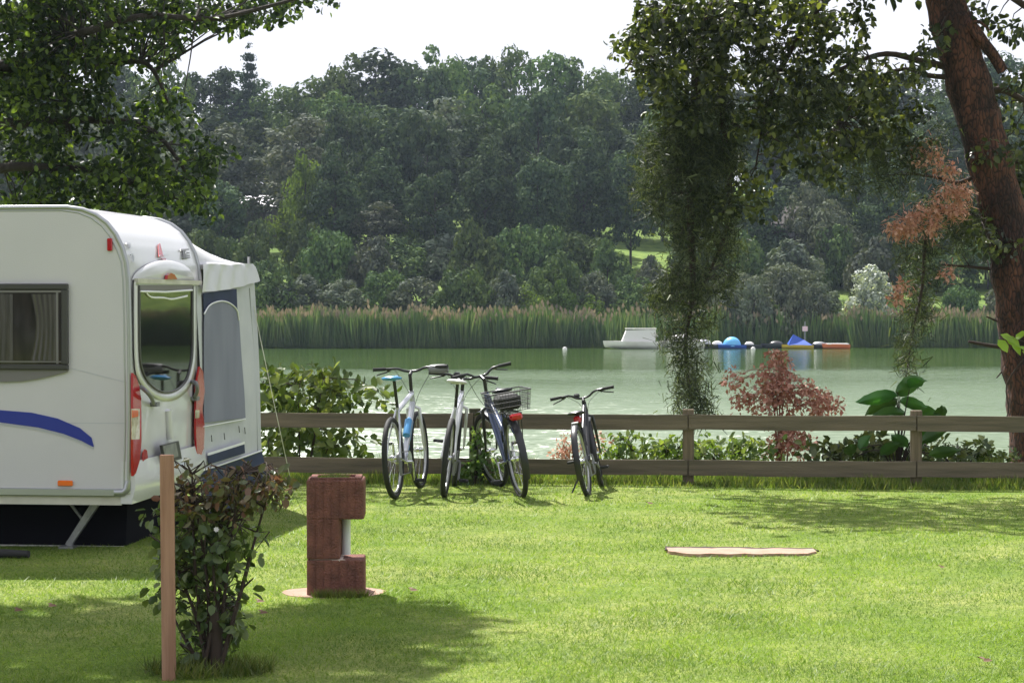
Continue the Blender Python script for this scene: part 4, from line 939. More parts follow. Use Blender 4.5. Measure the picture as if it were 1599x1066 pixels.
for px, py, kd in ((-60, 210, 'oakd'), (80, 230, 'oakt'), (345, 250, 'oakd'), (478, 215, 'fresh'), (455, 300, 'fresh'), (330, 340, 'fresh'), (645, 330, 'fresh'), (590, 300, 'poplar'), (505, 300, 'fresh'), (1265, 270, 'willow'), (1185, 240, 'oakt'), (520, 210, 'oakt'), (600, 220, 'oakt'), (680, 250, 'oakd'), (760, 200, 'oakt'), (840, 210, 'oakd'), (915, 190, 'oakt'), (985, 200, 'oakd'),
                   (1080, 250, 'oakd'), (1290, 300, 'willow'), (1320, 340, 'willow'), (1380, 250, 'oakt'), (1460, 240, 'oakt'), (1540, 260, 'oakd'), (1640, 240, 'oakt')):
    far_plant(kd, px, py, random.uniform(154, 160), 100 if kd != 'fresh' else 75, 'front row')
# shrubs above the reeds
for px, py, kd, wp in ((-100, 400, 'bush', 130), (60, 400, 'bush', 130), (200, 410, 'bush', 110), (420, 395, 'bush', 110), (470, 420, 'bushg', 110), (540, 425, 'bushg', 100), (600, 405, 'bush', 100), (650, 420, 'bushg', 110), (720, 395, 'bush', 120), (735, 425, 'bushf', 70), (790, 410, 'bushg', 90),
                       (830, 440, 'bushf', 75), (865, 380, 'bush', 120), (880, 420, 'bushf', 70), (930, 410, 'bushg', 80), (925, 455, 'bushf', 60), (990, 420, 'bush', 90), (1040, 430, 'bush', 90), (1110, 430, 'bushg', 90), (1160, 415, 'willow', 100), (1135, 440, 'bushg', 80), (1175, 425, 'bushg', 90), (1232, 408, 'bushg', 95), (1281, 450, 'bushg', 60),
                       (1230, 405, 'willow', 110), (1280, 430, 'bushg', 90), (1355, 400, 'silver', 95), (1440, 440, 'bush', 70), (1500, 430, 'bush', 80), (1570, 425, 'bushg', 90), (1660, 400, 'bush', 120), (1800, 400, 'bush', 130)):
    far_plant(kd, px, py, random.uniform(139.5, 145) if px not in (1135, 1175, 1232, 1281) else 136.2, wp, 'shore thicket', True)
for px, py, wp in ((780, 372, 60), (1020, 372, 28), (640, 345, 36), (590, 375, 80), (1075, 360, 60)):
    far_plant('bushf' if px in (640,) else 'bush', px, py, 152, wp, 'hillside clearing', True, hh=2.4)

for px in range(-150, 1850, 56):
    if 945 < px < 1050 or 1150 < px < 1235: continue
    far_plant(random.choice(['bush', 'bush', 'bush', 'bushg']), px+random.randint(-15, 15), random.randint(325, 368), random.uniform(147, 153), random.randint(95, 130), 'understorey', True)
far_plant('bush', 950, 362, 149, 80, 'hillside clearing', True)
far_plant('bushg', 1015, 388, 147, 60, 'hillside clearing', True)
far_plant('bush', 1215, 356, 153, 60, 'hillside clearing', True, hh=3)
# reeds (stuff) -------------------------------------------------------------
n = 46000; x = rng.uniform(-62, 62, n); sh = 133.2+1.2*np.sin(x*.09); y = sh - 1.2 + rng.random(n)**1.3*4.5
pxs = x/y*F+800; gap = ((pxs > 945) & (pxs < 1115) & (rng.random(n) < .75)) | ((pxs > 1115) & (pxs < 1330) & (y < 134.5))
x = x[~gap]; y = y[~gap]; n = len(x)
patchy = .5+.5*np.sin(x*.55+1.3*np.sin(x*.21))*np.sin(x*1.7+2)
h = (2.3+.24*rng.normal(size=n)+.2*np.sin(x*.9+np.sin(x*2.3))*np.sin(x*.33)+.1*np.sin(x*4.1))*(1-.14*patchy)*np.where(x > 14, .93, 1.0); base = np.stack([x, y, np.full(n, -1.25)], 1)
al = unit(np.stack([rng.normal(0, .08, n)+.09*np.sin(x*1.9+y), rng.normal(0, .07, n), np.ones(n)], 1)); nor = unit(np.stack([rng.normal(0, .5, n), -np.ones(n), 0*x], 1))
T_R = (np.array([(0, -.022, 0), (.6, -.02, 0), (1, 0, .02), (.6, .02, 0)]), np.array([(0, 1, 2, 3)]))
V1, F1 = scatter(T_R, base, al, nor, h)
rd = link('reed_bed', npmesh('reed_bed', V1, F1), M['reed']); tag(rd, 'tall band of reeds growing along the far shore of the lake', 'reeds', kind='stuff')
m2 = rng.random(n) < .11; tp = base[m2]+al[m2]*h[m2][:, None]*.9
V2, F2 = scatter((np.array([(0, 0, 0), (.5, -.22, .05), (1, 0, 0), (.5, .22, .05)]), np.array([(0, 1, 2, 3)])), tp, unit(al[m2]+rng.normal(0, .25, (m2.sum(), 3))), nor[m2], .42)
pl_ = link('reed_plumes', npmesh('reed_plumes', V2, F2), M['plume'], rd); pl_['kind'] = 'stuff'

# houses on the hillside ---------------------------------------------------------
def house(px, py, Y, wd, dp, hw, hr, roofm, label, rz=0, name='house'):
    p = P(px, py, Y); g = far_h(p.x, Y); h = empty(name, (p.x, Y, p.z-hw-hr), rz, label, 'house')
    b = MB(); b.box(-wd/2, wd/2, -dp/2, dp/2, -1.5, hw); b.build('wall', M['wall'], h)
    b = MB(); o_ = .4; v = [(-wd/2-o_, -dp/2-o_, hw-.1), (wd/2+o_, -dp/2-o_, hw-.1), (wd/2+o_, dp/2+o_, hw-.1), (-wd/2-o_, dp/2+o_, hw-.1), (-wd/2+wd*.2, 0, hw+hr), (wd/2-wd*.2, 0, hw+hr)]
    b.add(v, [[0, 1, 5, 4], [1, 2, 5], [2, 3, 4, 5], [3, 0, 4], [3, 2, 1, 0]]); b.build('roof', roofm, h)
    for xx in (-wd*.25, wd*.2):
        b = MB(); b.box(xx-.5, xx+.5, -dp/2-.03, -dp/2+.02, .8, 1.9); b.build('window', M['glass2'], h)
    b = MB(); b.box(-.45, .45, -dp/2-.035, -dp/2+.02, 0, 2.); b.build('door', M['roofb'], h)
    return h
house(403, 305, 176, 3.2, 4, 1.9, .9, M['roofw'], 'small cabin with a white roof among the trees above the awning', .1)
house(1228, 322, 160, 3.4, 5, 1.8, 1.6, M['roofb'], 'dark house with a brown pitched roof on the far slope', -.3)

# boats -----------------------------------------------------------------------
def hull(b, L_, W_, H_, z=0):
    def fn(u, v):
        x = -L_/2+L_*u; wd = W_/2*(1-(abs(2*u-1))**3.5 if u > .5 else 1-.25*abs(2*u-1)**3); a = (v-.5)*math.pi
        return (x+.12*L_*(max(0, u-.8)*2)*(abs(v-.5)*2), math.sin(a)*wd, z+H_-math.cos(a)**.7*H_*(1-.25*max(0, u-.6)*2) + .12*H_*u)
    b.grid(fn, 16, 10)
    b.add([(-L_/2+L_*u, s_*W_/2*(1-(abs(2*u-1))**3.5 if u > .5 else 1-.25*abs(2*u-1)**3)*.98, z+H_*.96+.12*H_*u) for u in np.linspace(0, .99, 9) for s_ in (-1, 1)], [[2*i, 2*i+1, 2*i+3, 2*i+2] for i in range(8)])
def boat(px, Y, L_, W_, H_, m, label, rz=math.pi, cover=None, cat='boat', name='boat'):
    p = P(px, 543, Y); o = empty(name, (p.x, Y, -1.28), rz, label, cat, 'boats moored along the reeds')
    b = MB(); hull(b, L_, W_, H_); b.build('hull', m, o); return o
WY = 131
o = boat(989, 130.6, 3.4, 1.4, .5, M['boatw'], 'white motor boat with a square white cabin moored at the left of the boats')
b = MB(); v = [(-1.3, -.55, .45), (.75, -.55, .45), (.75, .55, .45), (-1.3, .55, .45), (-1.35, -.5, 1.28), (.45, -.5, 1.2), (.45, .5, 1.2), (-1.35, .5, 1.28)]
b.add(v, [[4, 5, 6, 7], [0, 1, 5, 4], [1, 2, 6, 5], [2, 3, 7, 6], [3, 0, 4, 7]]); cb = b.build('cabin', M['boatc'], o)
b = MB(); b.box(-1.4, .5, -.55, .55, 1.285, 1.32, bev=.01); b.build('cabin_roof', M['boatw'], o)
o = boat(1066, 130.8, 2.6, 1.2, .5, M['boatw'], 'white boat under a rounded pale cover behind the hanging branch')
def dome(b, L_, W_, H_, z, p=2.):
    b.grid(lambda u, v: ((u-.5)*L_, -math.cos(v*math.pi)*W_/2*math.sqrt(max(0, 1-abs(2*u-1)**p)), z+math.sin(v*math.pi)*H_*math.sqrt(max(0, 1-abs(2*u-1)**p))), 14, 10)
b = MB(); dome(b, 2.2, 1.1, .55, .4); b.build('cover', M['boatc'], o)
o = boat(1098, 131.3, 1.8, .9, .35, M['boatd'], 'dark dinghy with a pale canopy between the covered boat and the light blue dome'); b = MB(); dome(b, 1.0, .7, .3, .35); b.build('cover', M['palegrey'], o)
o = boat(1120, 131, 1.4, .8, .3, M['boatd'], 'small dark dinghy just left of the light blue dome'); b = MB(); dome(b, .7, .5, .25, .3); b.build('cover', M['boatc'], o)
o = boat(1143, 130.7, 1.7, 1.0, .3, M['boatb'], 'boat covered by a light blue domed tarpaulin'); b = MB(); dome(b, 1.15, 1.0, .58, .22); b.build('cover', M['boatlb'], o)
o = boat(1170, 131, 1.5, .8, .3, M['boatd'], 'small dark dinghy with a white bundle right of the light blue dome'); b = MB(); dome(b, .6, .4, .2, .3); b.build('cover', M['boatw'], o)
o = boat(1212, 131, 1.7, .8, .35, M['boatd'], 'small dark dinghy left of the dark blue tarpaulin boat'); b = MB(); dome(b, .9, .6, .25, .3); b.build('cover', M['frame'], o)
o = boat(1245, 130.7, 1.9, 1.0, .3, M['boaty'], 'sailing dinghy with a yellow hull under a peaked dark blue tarpaulin')
b = MB(); b.add([(-.85, -.5, .3), (.6, -.5, .3), (.6, .5, .3), (-.85, .5, .3), (.25, 0, .95), (-.4, 0, .62)], [[0, 1, 4, 5], [1, 2, 4], [2, 3, 5, 4], [3, 0, 5]]); b.build('cover', M['boatb'], o)
o = boat(1279, 131.1, 1.5, .8, .3, M['boatd'], 'low dark dinghy between the dark blue boat and the orange boat'); b = MB(); dome(b, .9, .6, .2, .3); b.build('cover', M['steel'], o)
o = boat(1306, 130.6, 1.6, .9, .34, M['boato'], 'small orange rowing boat with a pale rim, rightmost of the moored boats'); b = MB(); b.box(-.72, .6, -.42, .42, .34, .4, bev=.01); b.build('deck', M['boatc'], o)
for px, lab in ((882, 'white mooring buoy floating left of the white cabin boat'), (1176, 'white mooring buoy floating below the light blue dome')):
    p = P(px, 545, 127.5); b = MB(); b.tube([(p.x, 127.5, -1.3), (p.x, 127.5, -1.22), (p.x, 127.5, -1.1), (p.x, 127.5, -1.02)], [.06, .14, .14, .05], 10); tag(b.build('buoy', M['boatw']), lab, 'buoy', 'mooring buoys on the lake')
p = P(1257, 500, 131.6); o = empty('sign_post', (p.x, 131.6, -1.25), 0, 'small pale pink square sign on a post behind the blue tarpaulin boat', 'sign')
b = MB(); b.tube([(0, 0, -.5), (0, 0, 1.7)], .03, 6); b.build('post', M['steel'], o); b = MB(); b.box(-.16, .16, -.05, -.03, 1.1, 1.4); b.build('panel', mat('pale_pink_sign', (.7, .5, .48), .6), o)

# ------------------------------------------------------------------ near left tree (oak) over the caravan
random.seed(21)
LY = 26.
TL = empty('oak_tree', (-8.2, LY, -.1), 0, 'large oak tree whose leafy branches fill the upper left of the view', 'tree')
def lp(px, py, dy=0): return P(px, py, LY+dy)
b = MB(); tb0 = Vector((-8.2, LY, -.2)); n0 = limb(b, [tb0, (-8.1, LY, 2), (-7.8, LY, 4.5), (-7.6, LY, 8)], .38, .2, 12)
nodes = list(n0)
root_a = Vector((-8.1, LY, 3.4)); root_b = Vector((-7.9, LY, 4.6)); root_c = Vector((-8.15, LY, 2.6))
for pts, r0, r1 in (([root_b, lp(-40, 130), lp(60, 75), lp(150, 45, -1), lp(230, 25, -1), lp(330, 30, -1), lp(420, 10, -1.5), lp(500, -12, -2)], .07, .015),
                    ([root_b, lp(-60, 60, .5), lp(95, 10, .5), lp(100, 100), lp(108, 210)], .13, .04),
                    ([root_a, lp(-40, 120), lp(60, 95), lp(170, 98), lp(230, 100), lp(262, 158)], .09, .015),
                    ([root_a, lp(-30, 200), lp(70, 190), lp(150, 188), lp(240, 205), lp(310, 300)], .09, .015),
                    ([root_c, lp(-30, 270), lp(80, 262), lp(180, 275), lp(290, 315)], .08, .015),
                    ([root_b, lp(-60, 0, -2), lp(60, -60, -3), lp(260, -100, -3), lp(420, -80, -3)], .12, .03),
                    ([n0[-1], Vector((-5, LY-1, 9)), Vector((-3, LY-1.5, 9.4))], .15, .04), ([n0[-1], Vector((-10, LY-2, 10)), Vector((-11, LY+2, 10.5))], .15, .04), ([n0[-4], Vector((-10, LY+1, 7)), Vector((-12, LY+1, 7.5))], .12, .04)):
    nodes += limb(b, pts, r0, r1, 8)
blobs = [(60, 60, 90, 70, 30), (110, 130, 60, 90, 30), (40, 190, 60, 70, 18), (200, 20, 80, 40, 22), (290, 15, 60, 28, 17), (360, 18, 60, 25, 16), (425, 8, 50, 22, 9), (490, -5, 22, 12, 3), (200, 75, 60, 30, 10), (275, 75, 35, 25, 9), (150, 75, 40, 30, 6),
         (150, 240, 90, 40, 22), (240, 200, 50, 45, 9), (60, 270, 90, 50, 24), (200, 290, 80, 40, 24), (280, 270, 40, 50, 15), (300, 320, 30, 25, 7), (120, 320, 110, 25, 20), (335, 240, 22, 14, 4), (320, 262, 16, 16, 3), (180, 160, 40, 30, 4), (20, 120, 50, 60, 26), (70, 40, 80, 60, 24), (60, 140, 60, 50, 20), (30, 30, 50, 40, 14), (265, 160, 22, 30, 5), (100, 10, 100, 40, 24), (20, 330, 50, 20, 8), (190, 40, 60, 30, 10)]
cs = blob_centers([(a_, b_, c_, d_, max(2, int(e_*.85))) for a_, b_, c_, d_, e_ in blobs], LY, 1.2)
upper = [Vector((random.gauss(-7, 2.4), LY+random.gauss(0, 1.6), random.uniform(6.2, 11))) for _ in range(120)]
connect(b, nodes, cs, .012)
b.build('trunk', M['bark'], TL).matrix_parent_inverse = Matrix.Translation(-Vector(TL.location))
ca = np.array([tuple(c) for c in cs]); ua = np.array([tuple(c) for c in upper])
V, Fc = join([leaf_cloud(ca, np.full(len(ca), .2), 40, .085, T_L, .15, .7, .35), leaf_cloud(ua, np.full(len(ua), .6), 40, .16, T_L)])
link('crown', npmesh('crown', V, Fc), M['lf_oak'], TL).matrix_parent_inverse = Matrix.Translation(-Vector(TL.location))
# tree left of the frame that shades the foreground
TS = empty('shade_tree', (-9.6, 12.5, 0), 0, 'broad tree left of the caravan whose crown shades the near lawn', 'tree')
b = MB(); n1_ = limb(b, [(-9.6, 12.5, -.2), (-9.4, 12.7, 3), (-8.6, 13.6, 6), (-7.5, 14.8, 8.6)], .34, .14, 12)
n1_ += limb(b, [n1_[8], (-6.6, 14.8, 8.2), (-4.6, 15.6, 9)], .12, .03, 8); n1_ += limb(b, [n1_[7], (-9, 15, 7), (-8.5, 17, 9)], .12, .03, 8)
sc_ = [Vector((random.uniform(-7.6, -3.5), random.uniform(14.9, 17.3), random.uniform(8.5, 9.7))) for _ in range(120)] + [Vector((random.uniform(-10, -4.4), random.uniform(11.8, 15), random.uniform(7.6, 9.6))) for _ in range(70)]
connect(b, n1_, sc_, .015); b.build('trunk', M['bark'], TS).matrix_parent_inverse = Matrix.Translation(-Vector(TS.location))
sa = np.array([tuple(c) for c in sc_]); V, Fc = leaf_cloud(sa, np.full(len(sa), .5), 95, .15, T_L)
link('crown', npmesh('crown', V, Fc), M['lf_oak'], TS).matrix_parent_inverse = Matrix.Translation(-Vector(TS.location))

# ------------------------------------------------------------------ right leaning tree
random.seed(5)
RY = 23.0
def rpnt(px, py, dy=0): return P(px, py, RY+dy)
base = rpnt(1625, 720); base.z = -.9
TR = empty('leaning_tree', base, 0, 'leaning red-barked tree at the right edge with drooping ivy-clad branches', 'tree'); TI = Matrix.Translation(-base)
b = MB()
tp_ = [base, rpnt(1612, 650), rpnt(1600, 560), rpnt(1590, 470), rpnt(1574, 370), rpnt(1548, 260), rpnt(1518, 150), rpnt(1492, 60), rpnt(1470, -20), rpnt(1445, -140), rpnt(1420, -300), rpnt(1400, -520)]
cp = cpts([tuple(p) for p in tp_], 6); n = len(cp)
def rad_(i): t_ = i/(n-1); return float(np.interp(t_, [0, .1, .3, .5, .65, 1], [.30, .255, .245, .24, .225, .09]))*(1+.04*math.sin(i*1.9))
tube_pts = [Vector(p) for p in cp]; b.tube(tube_pts, [rad_(i) for i in range(n)], 20)
# bark ridges: displace slightly
b.v = [tuple(Vector(v)+Vector((math.sin(v[2]*17+v[0]*31), math.cos(v[2]*13+v[1]*27), 0))*.012) for v in b.v]
b.build('trunk', M['redbark'], TR).matrix_parent_inverse = TI
nodes = tube_pts[n//2:]
b = MB()      # broken stub right of the trunk
st_ = limb(b, [rpnt(1502, 38, -.1), rpnt(1518, 42, -.2), rpnt(1535, 66, -.25), rpnt(1552, 88, -.25), rpnt(1566, 112, -.25)], .065, .06, 9)
limb(b, [rpnt(1510, 40, -.2), rpnt(1528, 34, -.3), rpnt(1546, 48, -.3)], .03, .006, 6); b.build('broken_branch', M['redbark'], TR).matrix_parent_inverse = TI
b = MB(); limbs = []
for pts, r0, r1 in (([rpnt(1478, 20), rpnt(1400, -60), rpnt(1280, -80), rpnt(1150, -30, .3), rpnt(1095, 60, .3), rpnt(1085, 200), rpnt(1078, 330), rpnt(1082, 450), rpnt(1070, 540), rpnt(1082, 640)], .10, .012),
                    ([rpnt(1300, -60), rpnt(1180, -40), rpnt(1125, 60), rpnt(1130, 200), rpnt(1140, 330), rpnt(1110, 420), rpnt(1085, 470)], .05, .012),
                    ([rpnt(1150, -40), rpnt(1060, 0), rpnt(1010, 60), rpnt(975, 110)], .05, .01),
                    ([rpnt(1496, 108), rpnt(1440, 96), rpnt(1385, 84), rpnt(1330, 100), rpnt(1280, 130), rpnt(1230, 190)], .045, .008),
                    ([rpnt(1500, 122), rpnt(1450, 118), rpnt(1410, 108), rpnt(1360, 130), rpnt(1310, 190)], .035, .008),
                    ([rpnt(1470, -20), rpnt(1370, -50), rpnt(1290, 0), rpnt(1240, 70), rpnt(1200, 160), rpnt(1180, 260)], .06, .008),
                    ([rpnt(1545, 262), rpnt(1500, 285), rpnt(1468, 278), rpnt(1430, 272)], .03, .012),
                    ([rpnt(1565, 352), rpnt(1490, 330), rpnt(1450, 350), rpnt(1440, 450), rpnt(1425, 520), rpnt(1415, 590)], .035, .006),
                    ([rpnt(1580, 425), rpnt(1530, 418), rpnt(1470, 413)], .025, .01),
                    ([rpnt(1592, 545), rpnt(1550, 540), rpnt(1512, 533)], .03, .014), ([rpnt(1590, 520), rpnt(1565, 505), rpnt(1540, 494)], .018, .008), ([rpnt(1592, 560), rpnt(1570, 575), rpnt(1556, 590)], .016, .006),
                    ([rpnt(1598, 560, -.3), rpnt(1572, 600, -.3), rpnt(1575, 640, -.3), rpnt(1566, 662, -.3)], .008, .006),
                    ([rpnt(1520, 160), rpnt(1560, 140), rpnt(1610, 160), rpnt(1660, 150)], .05, .02), ([rpnt(1550, 262), rpnt(1580, 250), rpnt(1640, 270)], .04, .02), ([rpnt(1470, -40), rpnt(1540, -30), rpnt(1620, 20), rpnt(1700, 30)], .06, .02)):
    limbs += limb(b, pts, r0, r1, 7)
blobsR = [(1010, 55, 50, 45, 20), (1000, 110, 28, 30, 5), (1080, 25, 80, 40, 26), (1150, 15, 80, 35, 20), (1220, 30, 80, 45, 22), (1075, 110, 70, 45, 18), (1170, 100, 70, 55, 18), (1250, 110, 80, 50, 20), (1310, 70, 50, 40, 7), (1330, 130, 70, 40, 13), (1400, 110, 45, 30, 6), (1455, 60, 18, 40, 3),
          (1230, 190, 90, 35, 18), (1330, 190, 60, 35, 8), (1380, 230, 60, 45, 9), (1270, 240, 80, 40, 16), (1180, 290, 50, 40, 8), (1150, 330, 25, 25, 5), (1060, 160, 40, 50, 8), (1550, 200, 40, 60, 9), (1580, 290, 40, 60, 14), (1560, 360, 50, 30, 8), (1590, 130, 30, 30, 3), (1585, 30, 40, 25, 4), (1500, 20, 40, 20, 2), (1535, 250, 24, 30, 4), (1300, 20, 60, 20, 7), (1400, 170, 40, 30, 5)]
cr = blob_centers(blobsR, RY, .8); connect(b, limbs, cr, .009, .8)
upperR = [Vector((random.uniform(-.2, 2.6), random.uniform(20.3, 22.4), random.uniform(6.4, 8))) for _ in range(55)] + [Vector((random.uniform(3.2, 7.5), RY+random.gauss(0, 1.0), random.uniform(5.3, 9))) for _ in range(150)]
blobsN = [(1080, 150, 55, 100, 50), (1110, 230, 55, 80, 40), (1060, 250, 50, 70, 30), (1080, 340, 45, 60, 32), (1130, 380, 28, 60, 16), (1070, 420, 40, 50, 24), (1050, 460, 50, 30, 18), (1090, 490, 35, 40, 16), (1060, 520, 45, 20, 10), (1080, 560, 40, 25, 12), (1075, 610, 42, 25, 18), (1080, 636, 48, 12, 10),
          (1020, 260, 40, 30, 12), (1010, 310, 40, 20, 9), (1440, 410, 40, 50, 14), (1430, 480, 28, 40, 14), (1420, 550, 20, 40, 10), (1460, 340, 50, 40, 12), (1510, 380, 40, 40, 10), (1200, 130, 60, 60, 14), (1270, 180, 80, 50, 16), (1370, 280, 60, 30, 8), (1140, 440, 20, 40, 8), (1420, 220, 60, 50, 12), (1500, 320, 30, 50, 8)]
cn = blob_centers([(a_, b_, c_*(.6 if b_ > 430 else .8 if b_ > 300 else 1), d_, max(2, int(e_*(.5 if b_ > 430 else .72 if b_ > 300 else .9)))) for a_, b_, c_, d_, e_ in blobsN], RY, .45); connect(b, limbs, cn, .007, .8)
b.build('branches', M['twig'], TR).matrix_parent_inverse = TI
ra = np.array([tuple(c) for c in cr]); ura = np.array([tuple(c) for c in upperR]); na = np.array([tuple(c) for c in cn])
V, Fc = join([leaf_cloud(ra, np.full(len(ra), .17), 34, .078, T_L, .3, .7, .35), leaf_cloud(ura, np.full(len(ura), .55), 42, .14, T_L)])
link('leaves', npmesh('leaves', V, Fc), M['lf_right'], TR).matrix_parent_inverse = TI
def needles(c, rad, per, ln):
    k = len(c)*per; cc_ = np.repeat(c, per, 0); pos = cc_+rng.normal(size=(k, 3))*rad*np.array([1, 1, 1.25])
    al_ = unit(rng.normal(size=(k, 3))*.85+np.array([0, 0, -.45])); nr = rng.normal(size=(k, 3)); return scatter((T_N[0]*np.array([1, .9, 1]), T_N[1]), pos, al_, nr, ln*(.6+.8*rng.random(k)))
V, Fc = join([needles(na, .072, 120, .075), needles(na[::2], .08, 26, .12)]); link('drooping_needles', npmesh('drooping_needles', V, Fc), M['lf_needle'], TR).matrix_parent_inverse = TI
dead = np.array([tuple(c) for c in blob_centers([(1430, 345, 32, 24, 16), (1410, 362, 18, 14, 6), (1480, 322, 30, 26, 14), (1500, 300, 14, 20, 4), (1450, 240, 22, 14, 6), (1475, 268, 18, 14, 4), (1408, 455, 12, 18, 4), (1480, 420, 14, 10, 2)], RY-.5, .2)])
V, Fc = join([needles(dead, .06, 24, .06), leaf_cloud(dead, np.full(len(dead), .09), 22, .05, T_Q)]); link('dead_needles', npmesh('dead_needles', V, Fc), M['lf_dead'], TR).matrix_parent_inverse = TI
lime = np.array([tuple(P(px, py, RY-.9)) for px, py in ((1562, 522), (1570, 528), (1578, 535), (1590, 540), (1596, 548), (1558, 530), (1585, 532))])
V, Fc = scatter(T_L, lime, np.tile([.7, 0, -.5], (7, 1))+rng.normal(size=(7, 3))*.3, rng.normal(size=(7, 3))*.3+np.array([0, -.7, 1]), .17)
lo = link('leaf_spray', npmesh('leaf_spray', V, Fc), M['lf_lime'], TR); lo.matrix_parent_inverse = TI
b = MB(); limb(b, [rpnt(1625, 545, -.9), rpnt(1590, 530, -.9), rpnt(1560, 524, -.9)], .008, .004, 5); b.build('leaf_stem', M['twig'], lo)
lo.children[0].matrix_parent_inverse = Matrix.Identity(4)

# ------------------------------------------------------------------ plants behind the fence
def shrub(name, label, cat, blobs, Y, Yj, per, ls, m, rad=.13, base_px=None, dead=False, group=None, T=T_L, droop=.1, bz=None, tw=.008):
    cs_ = blob_centers([(a_, b_, c_, d_, max(2, int(e_*(1.15 if dead else .72)))) for a_, b_, c_, d_, e_ in blobs], Y, Yj); bp_ = P(base_px[0], base_px[1], Y) if base_px else Vector(cs_[0]); bp_.z = bz if bz is not None else near_h(bp_.x, Y)-.05
    o = empty(name, bp_, 0, label, cat, group); I_ = Matrix.Translation(-bp_); b = MB(); nd = []
    for c in random.sample(cs_, min(len(cs_), 9)): nd += limb(b, [bp_, bp_.lerp(c, .5)+Vector((0, 0, .08)), c], tw*1.6, tw*.5, 6)
    connect(b, nd, cs_, tw*.6); b.build('stems', M['redtwig'] if dead else M['twig'], o).matrix_parent_inverse = I_
    a_ = np.array([tuple(c) for c in cs_])
    V, Fc = leaf_cloud(a_, np.full(len(a_), rad*.8), per//2, ls*.8, T_Q) if dead else leaf_cloud(a_, np.full(len(a_), rad), per, ls, T, droop, .7, .4)
    link('foliage', npmesh('foliage', V, Fc), m, o).matrix_parent_inverse = I_; return o
shrub('shrub', 'bushy green shrub with round leaves behind the fence just right of the awning', 'shrub', [(440, 610, 40, 25, 22), (500, 605, 45, 22, 24), (465, 650, 50, 30, 24), (540, 620, 28, 18, 9), (530, 690, 35, 22, 14), (440, 690, 30, 20, 10), (590, 622, 18, 10, 5), (480, 700, 40, 12, 9)], 22, .5, 13, .11, M['lf_shrub'], .18, (470, 700), group='shrubs behind the fence')
shrub('shrub', 'low leafy green shrub between the lone bicycle and the middle fence post', 'shrub', [(985, 700, 40, 14, 22), (1040, 705, 35, 16, 20), (960, 705, 20, 10, 6)], 20.9, .3, 17, .065, M['lf_shrub'], .12, (1000, 740), group='shrubs behind the fence')
shrub('shrub', 'low yellow-green shrub right of the middle fence post', 'shrub', [(1120, 705, 40, 18, 26), (1180, 705, 40, 16, 20)], 20.9, .3, 17, .065, M['lf_shrub'], .12, (1140, 740), group='shrubs behind the fence')
shrub('shrub', 'dark glossy low shrub at the foot of the big-leaved plant', 'shrub', [(1290, 710, 50, 16, 16), (1350, 705, 50, 20, 26), (1400, 715, 40, 14, 14)], 21.1, .3, 16, .085, M['lf_shrubd'], .12, (1350, 740), group='shrubs behind the fence')
shrub('shrub', 'loose dark green shrub behind the right end of the fence', 'shrub', [(1470, 705, 40, 18, 22), (1530, 710, 40, 14, 20), (1560, 718, 30, 8, 8)], 21.1, .3, 15, .075, M['lf_shrubd'], .12, (1500, 740), group='shrubs behind the fence')
shrub('shrub', 'small weedy plant under the fence beside the mossy post', 'shrub', [(745, 700, 14, 40, 16), (735, 740, 20, 14, 10), (770, 730, 16, 14, 6)], 19.75, .06, 24, .05, M['lf_shrub'], .07, (742, 750), group='shrubs behind the fence', tw=.004)
shrub('dead_shrub', 'dry reddish-brown dead conifer shrub behind the fence right of the middle post', 'shrub', [(1215, 560, 14, 14, 7), (1210, 590, 26, 22, 16), (1240, 620, 50, 22, 26), (1180, 625, 36, 20, 14), (1145, 590, 12, 16, 5), (1285, 632, 24, 16, 12), (1220, 670, 34, 34, 16), (1230, 700, 40, 20, 12)], 21.9, .35, 46, .065, M['lf_dead'], .13, (1220, 720), True, tw=.009)
shrub('dead_shrub', 'small dry pinkish shrub behind the fence left of the lone bicycle', 'shrub', [(890, 695, 20, 14, 10), (930, 690, 20, 10, 6), (875, 710, 10, 8, 4)], 21.5, .2, 24, .06, M['lf_dead'], .1, (890, 730), True, tw=.005)
# big-leaved plant
o = empty('big_leaved_plant', P(1400, 700, 20.9).xy.to_3d(), 0, 'plant with very large oval glossy leaves rising above the fence beside the right post', 'plant'); o.location.z = -.05
I_ = Matrix.Translation(-o.location); bigs = [((1405, 618), (1334, 626), .30), ((1420, 608), (1440, 588), .30), ((1402, 612), (1442, 592), .40), ((1400, 625), (1352, 645), .33), ((1402, 628), (1450, 634), .27), ((1412, 645), (1358, 652), .33), ((1425, 640), (1475, 650), .28), ((1468, 660), (1470, 630), .26), ((1330, 715), (1326, 690), .24), ((1345, 700), (1356, 680), .22), ((1400, 650), (1380, 672), .28), ((1390, 655), (1330, 668), .2), ((1440, 690), (1480, 668), .25), ((1420, 700), (1390, 676), .25), ((1450, 712), (1500, 700), .22), ((1375, 712), (1405, 688), .22), ((1455, 665), (1440, 690), .2)]
b = MB(); sb_ = MB()
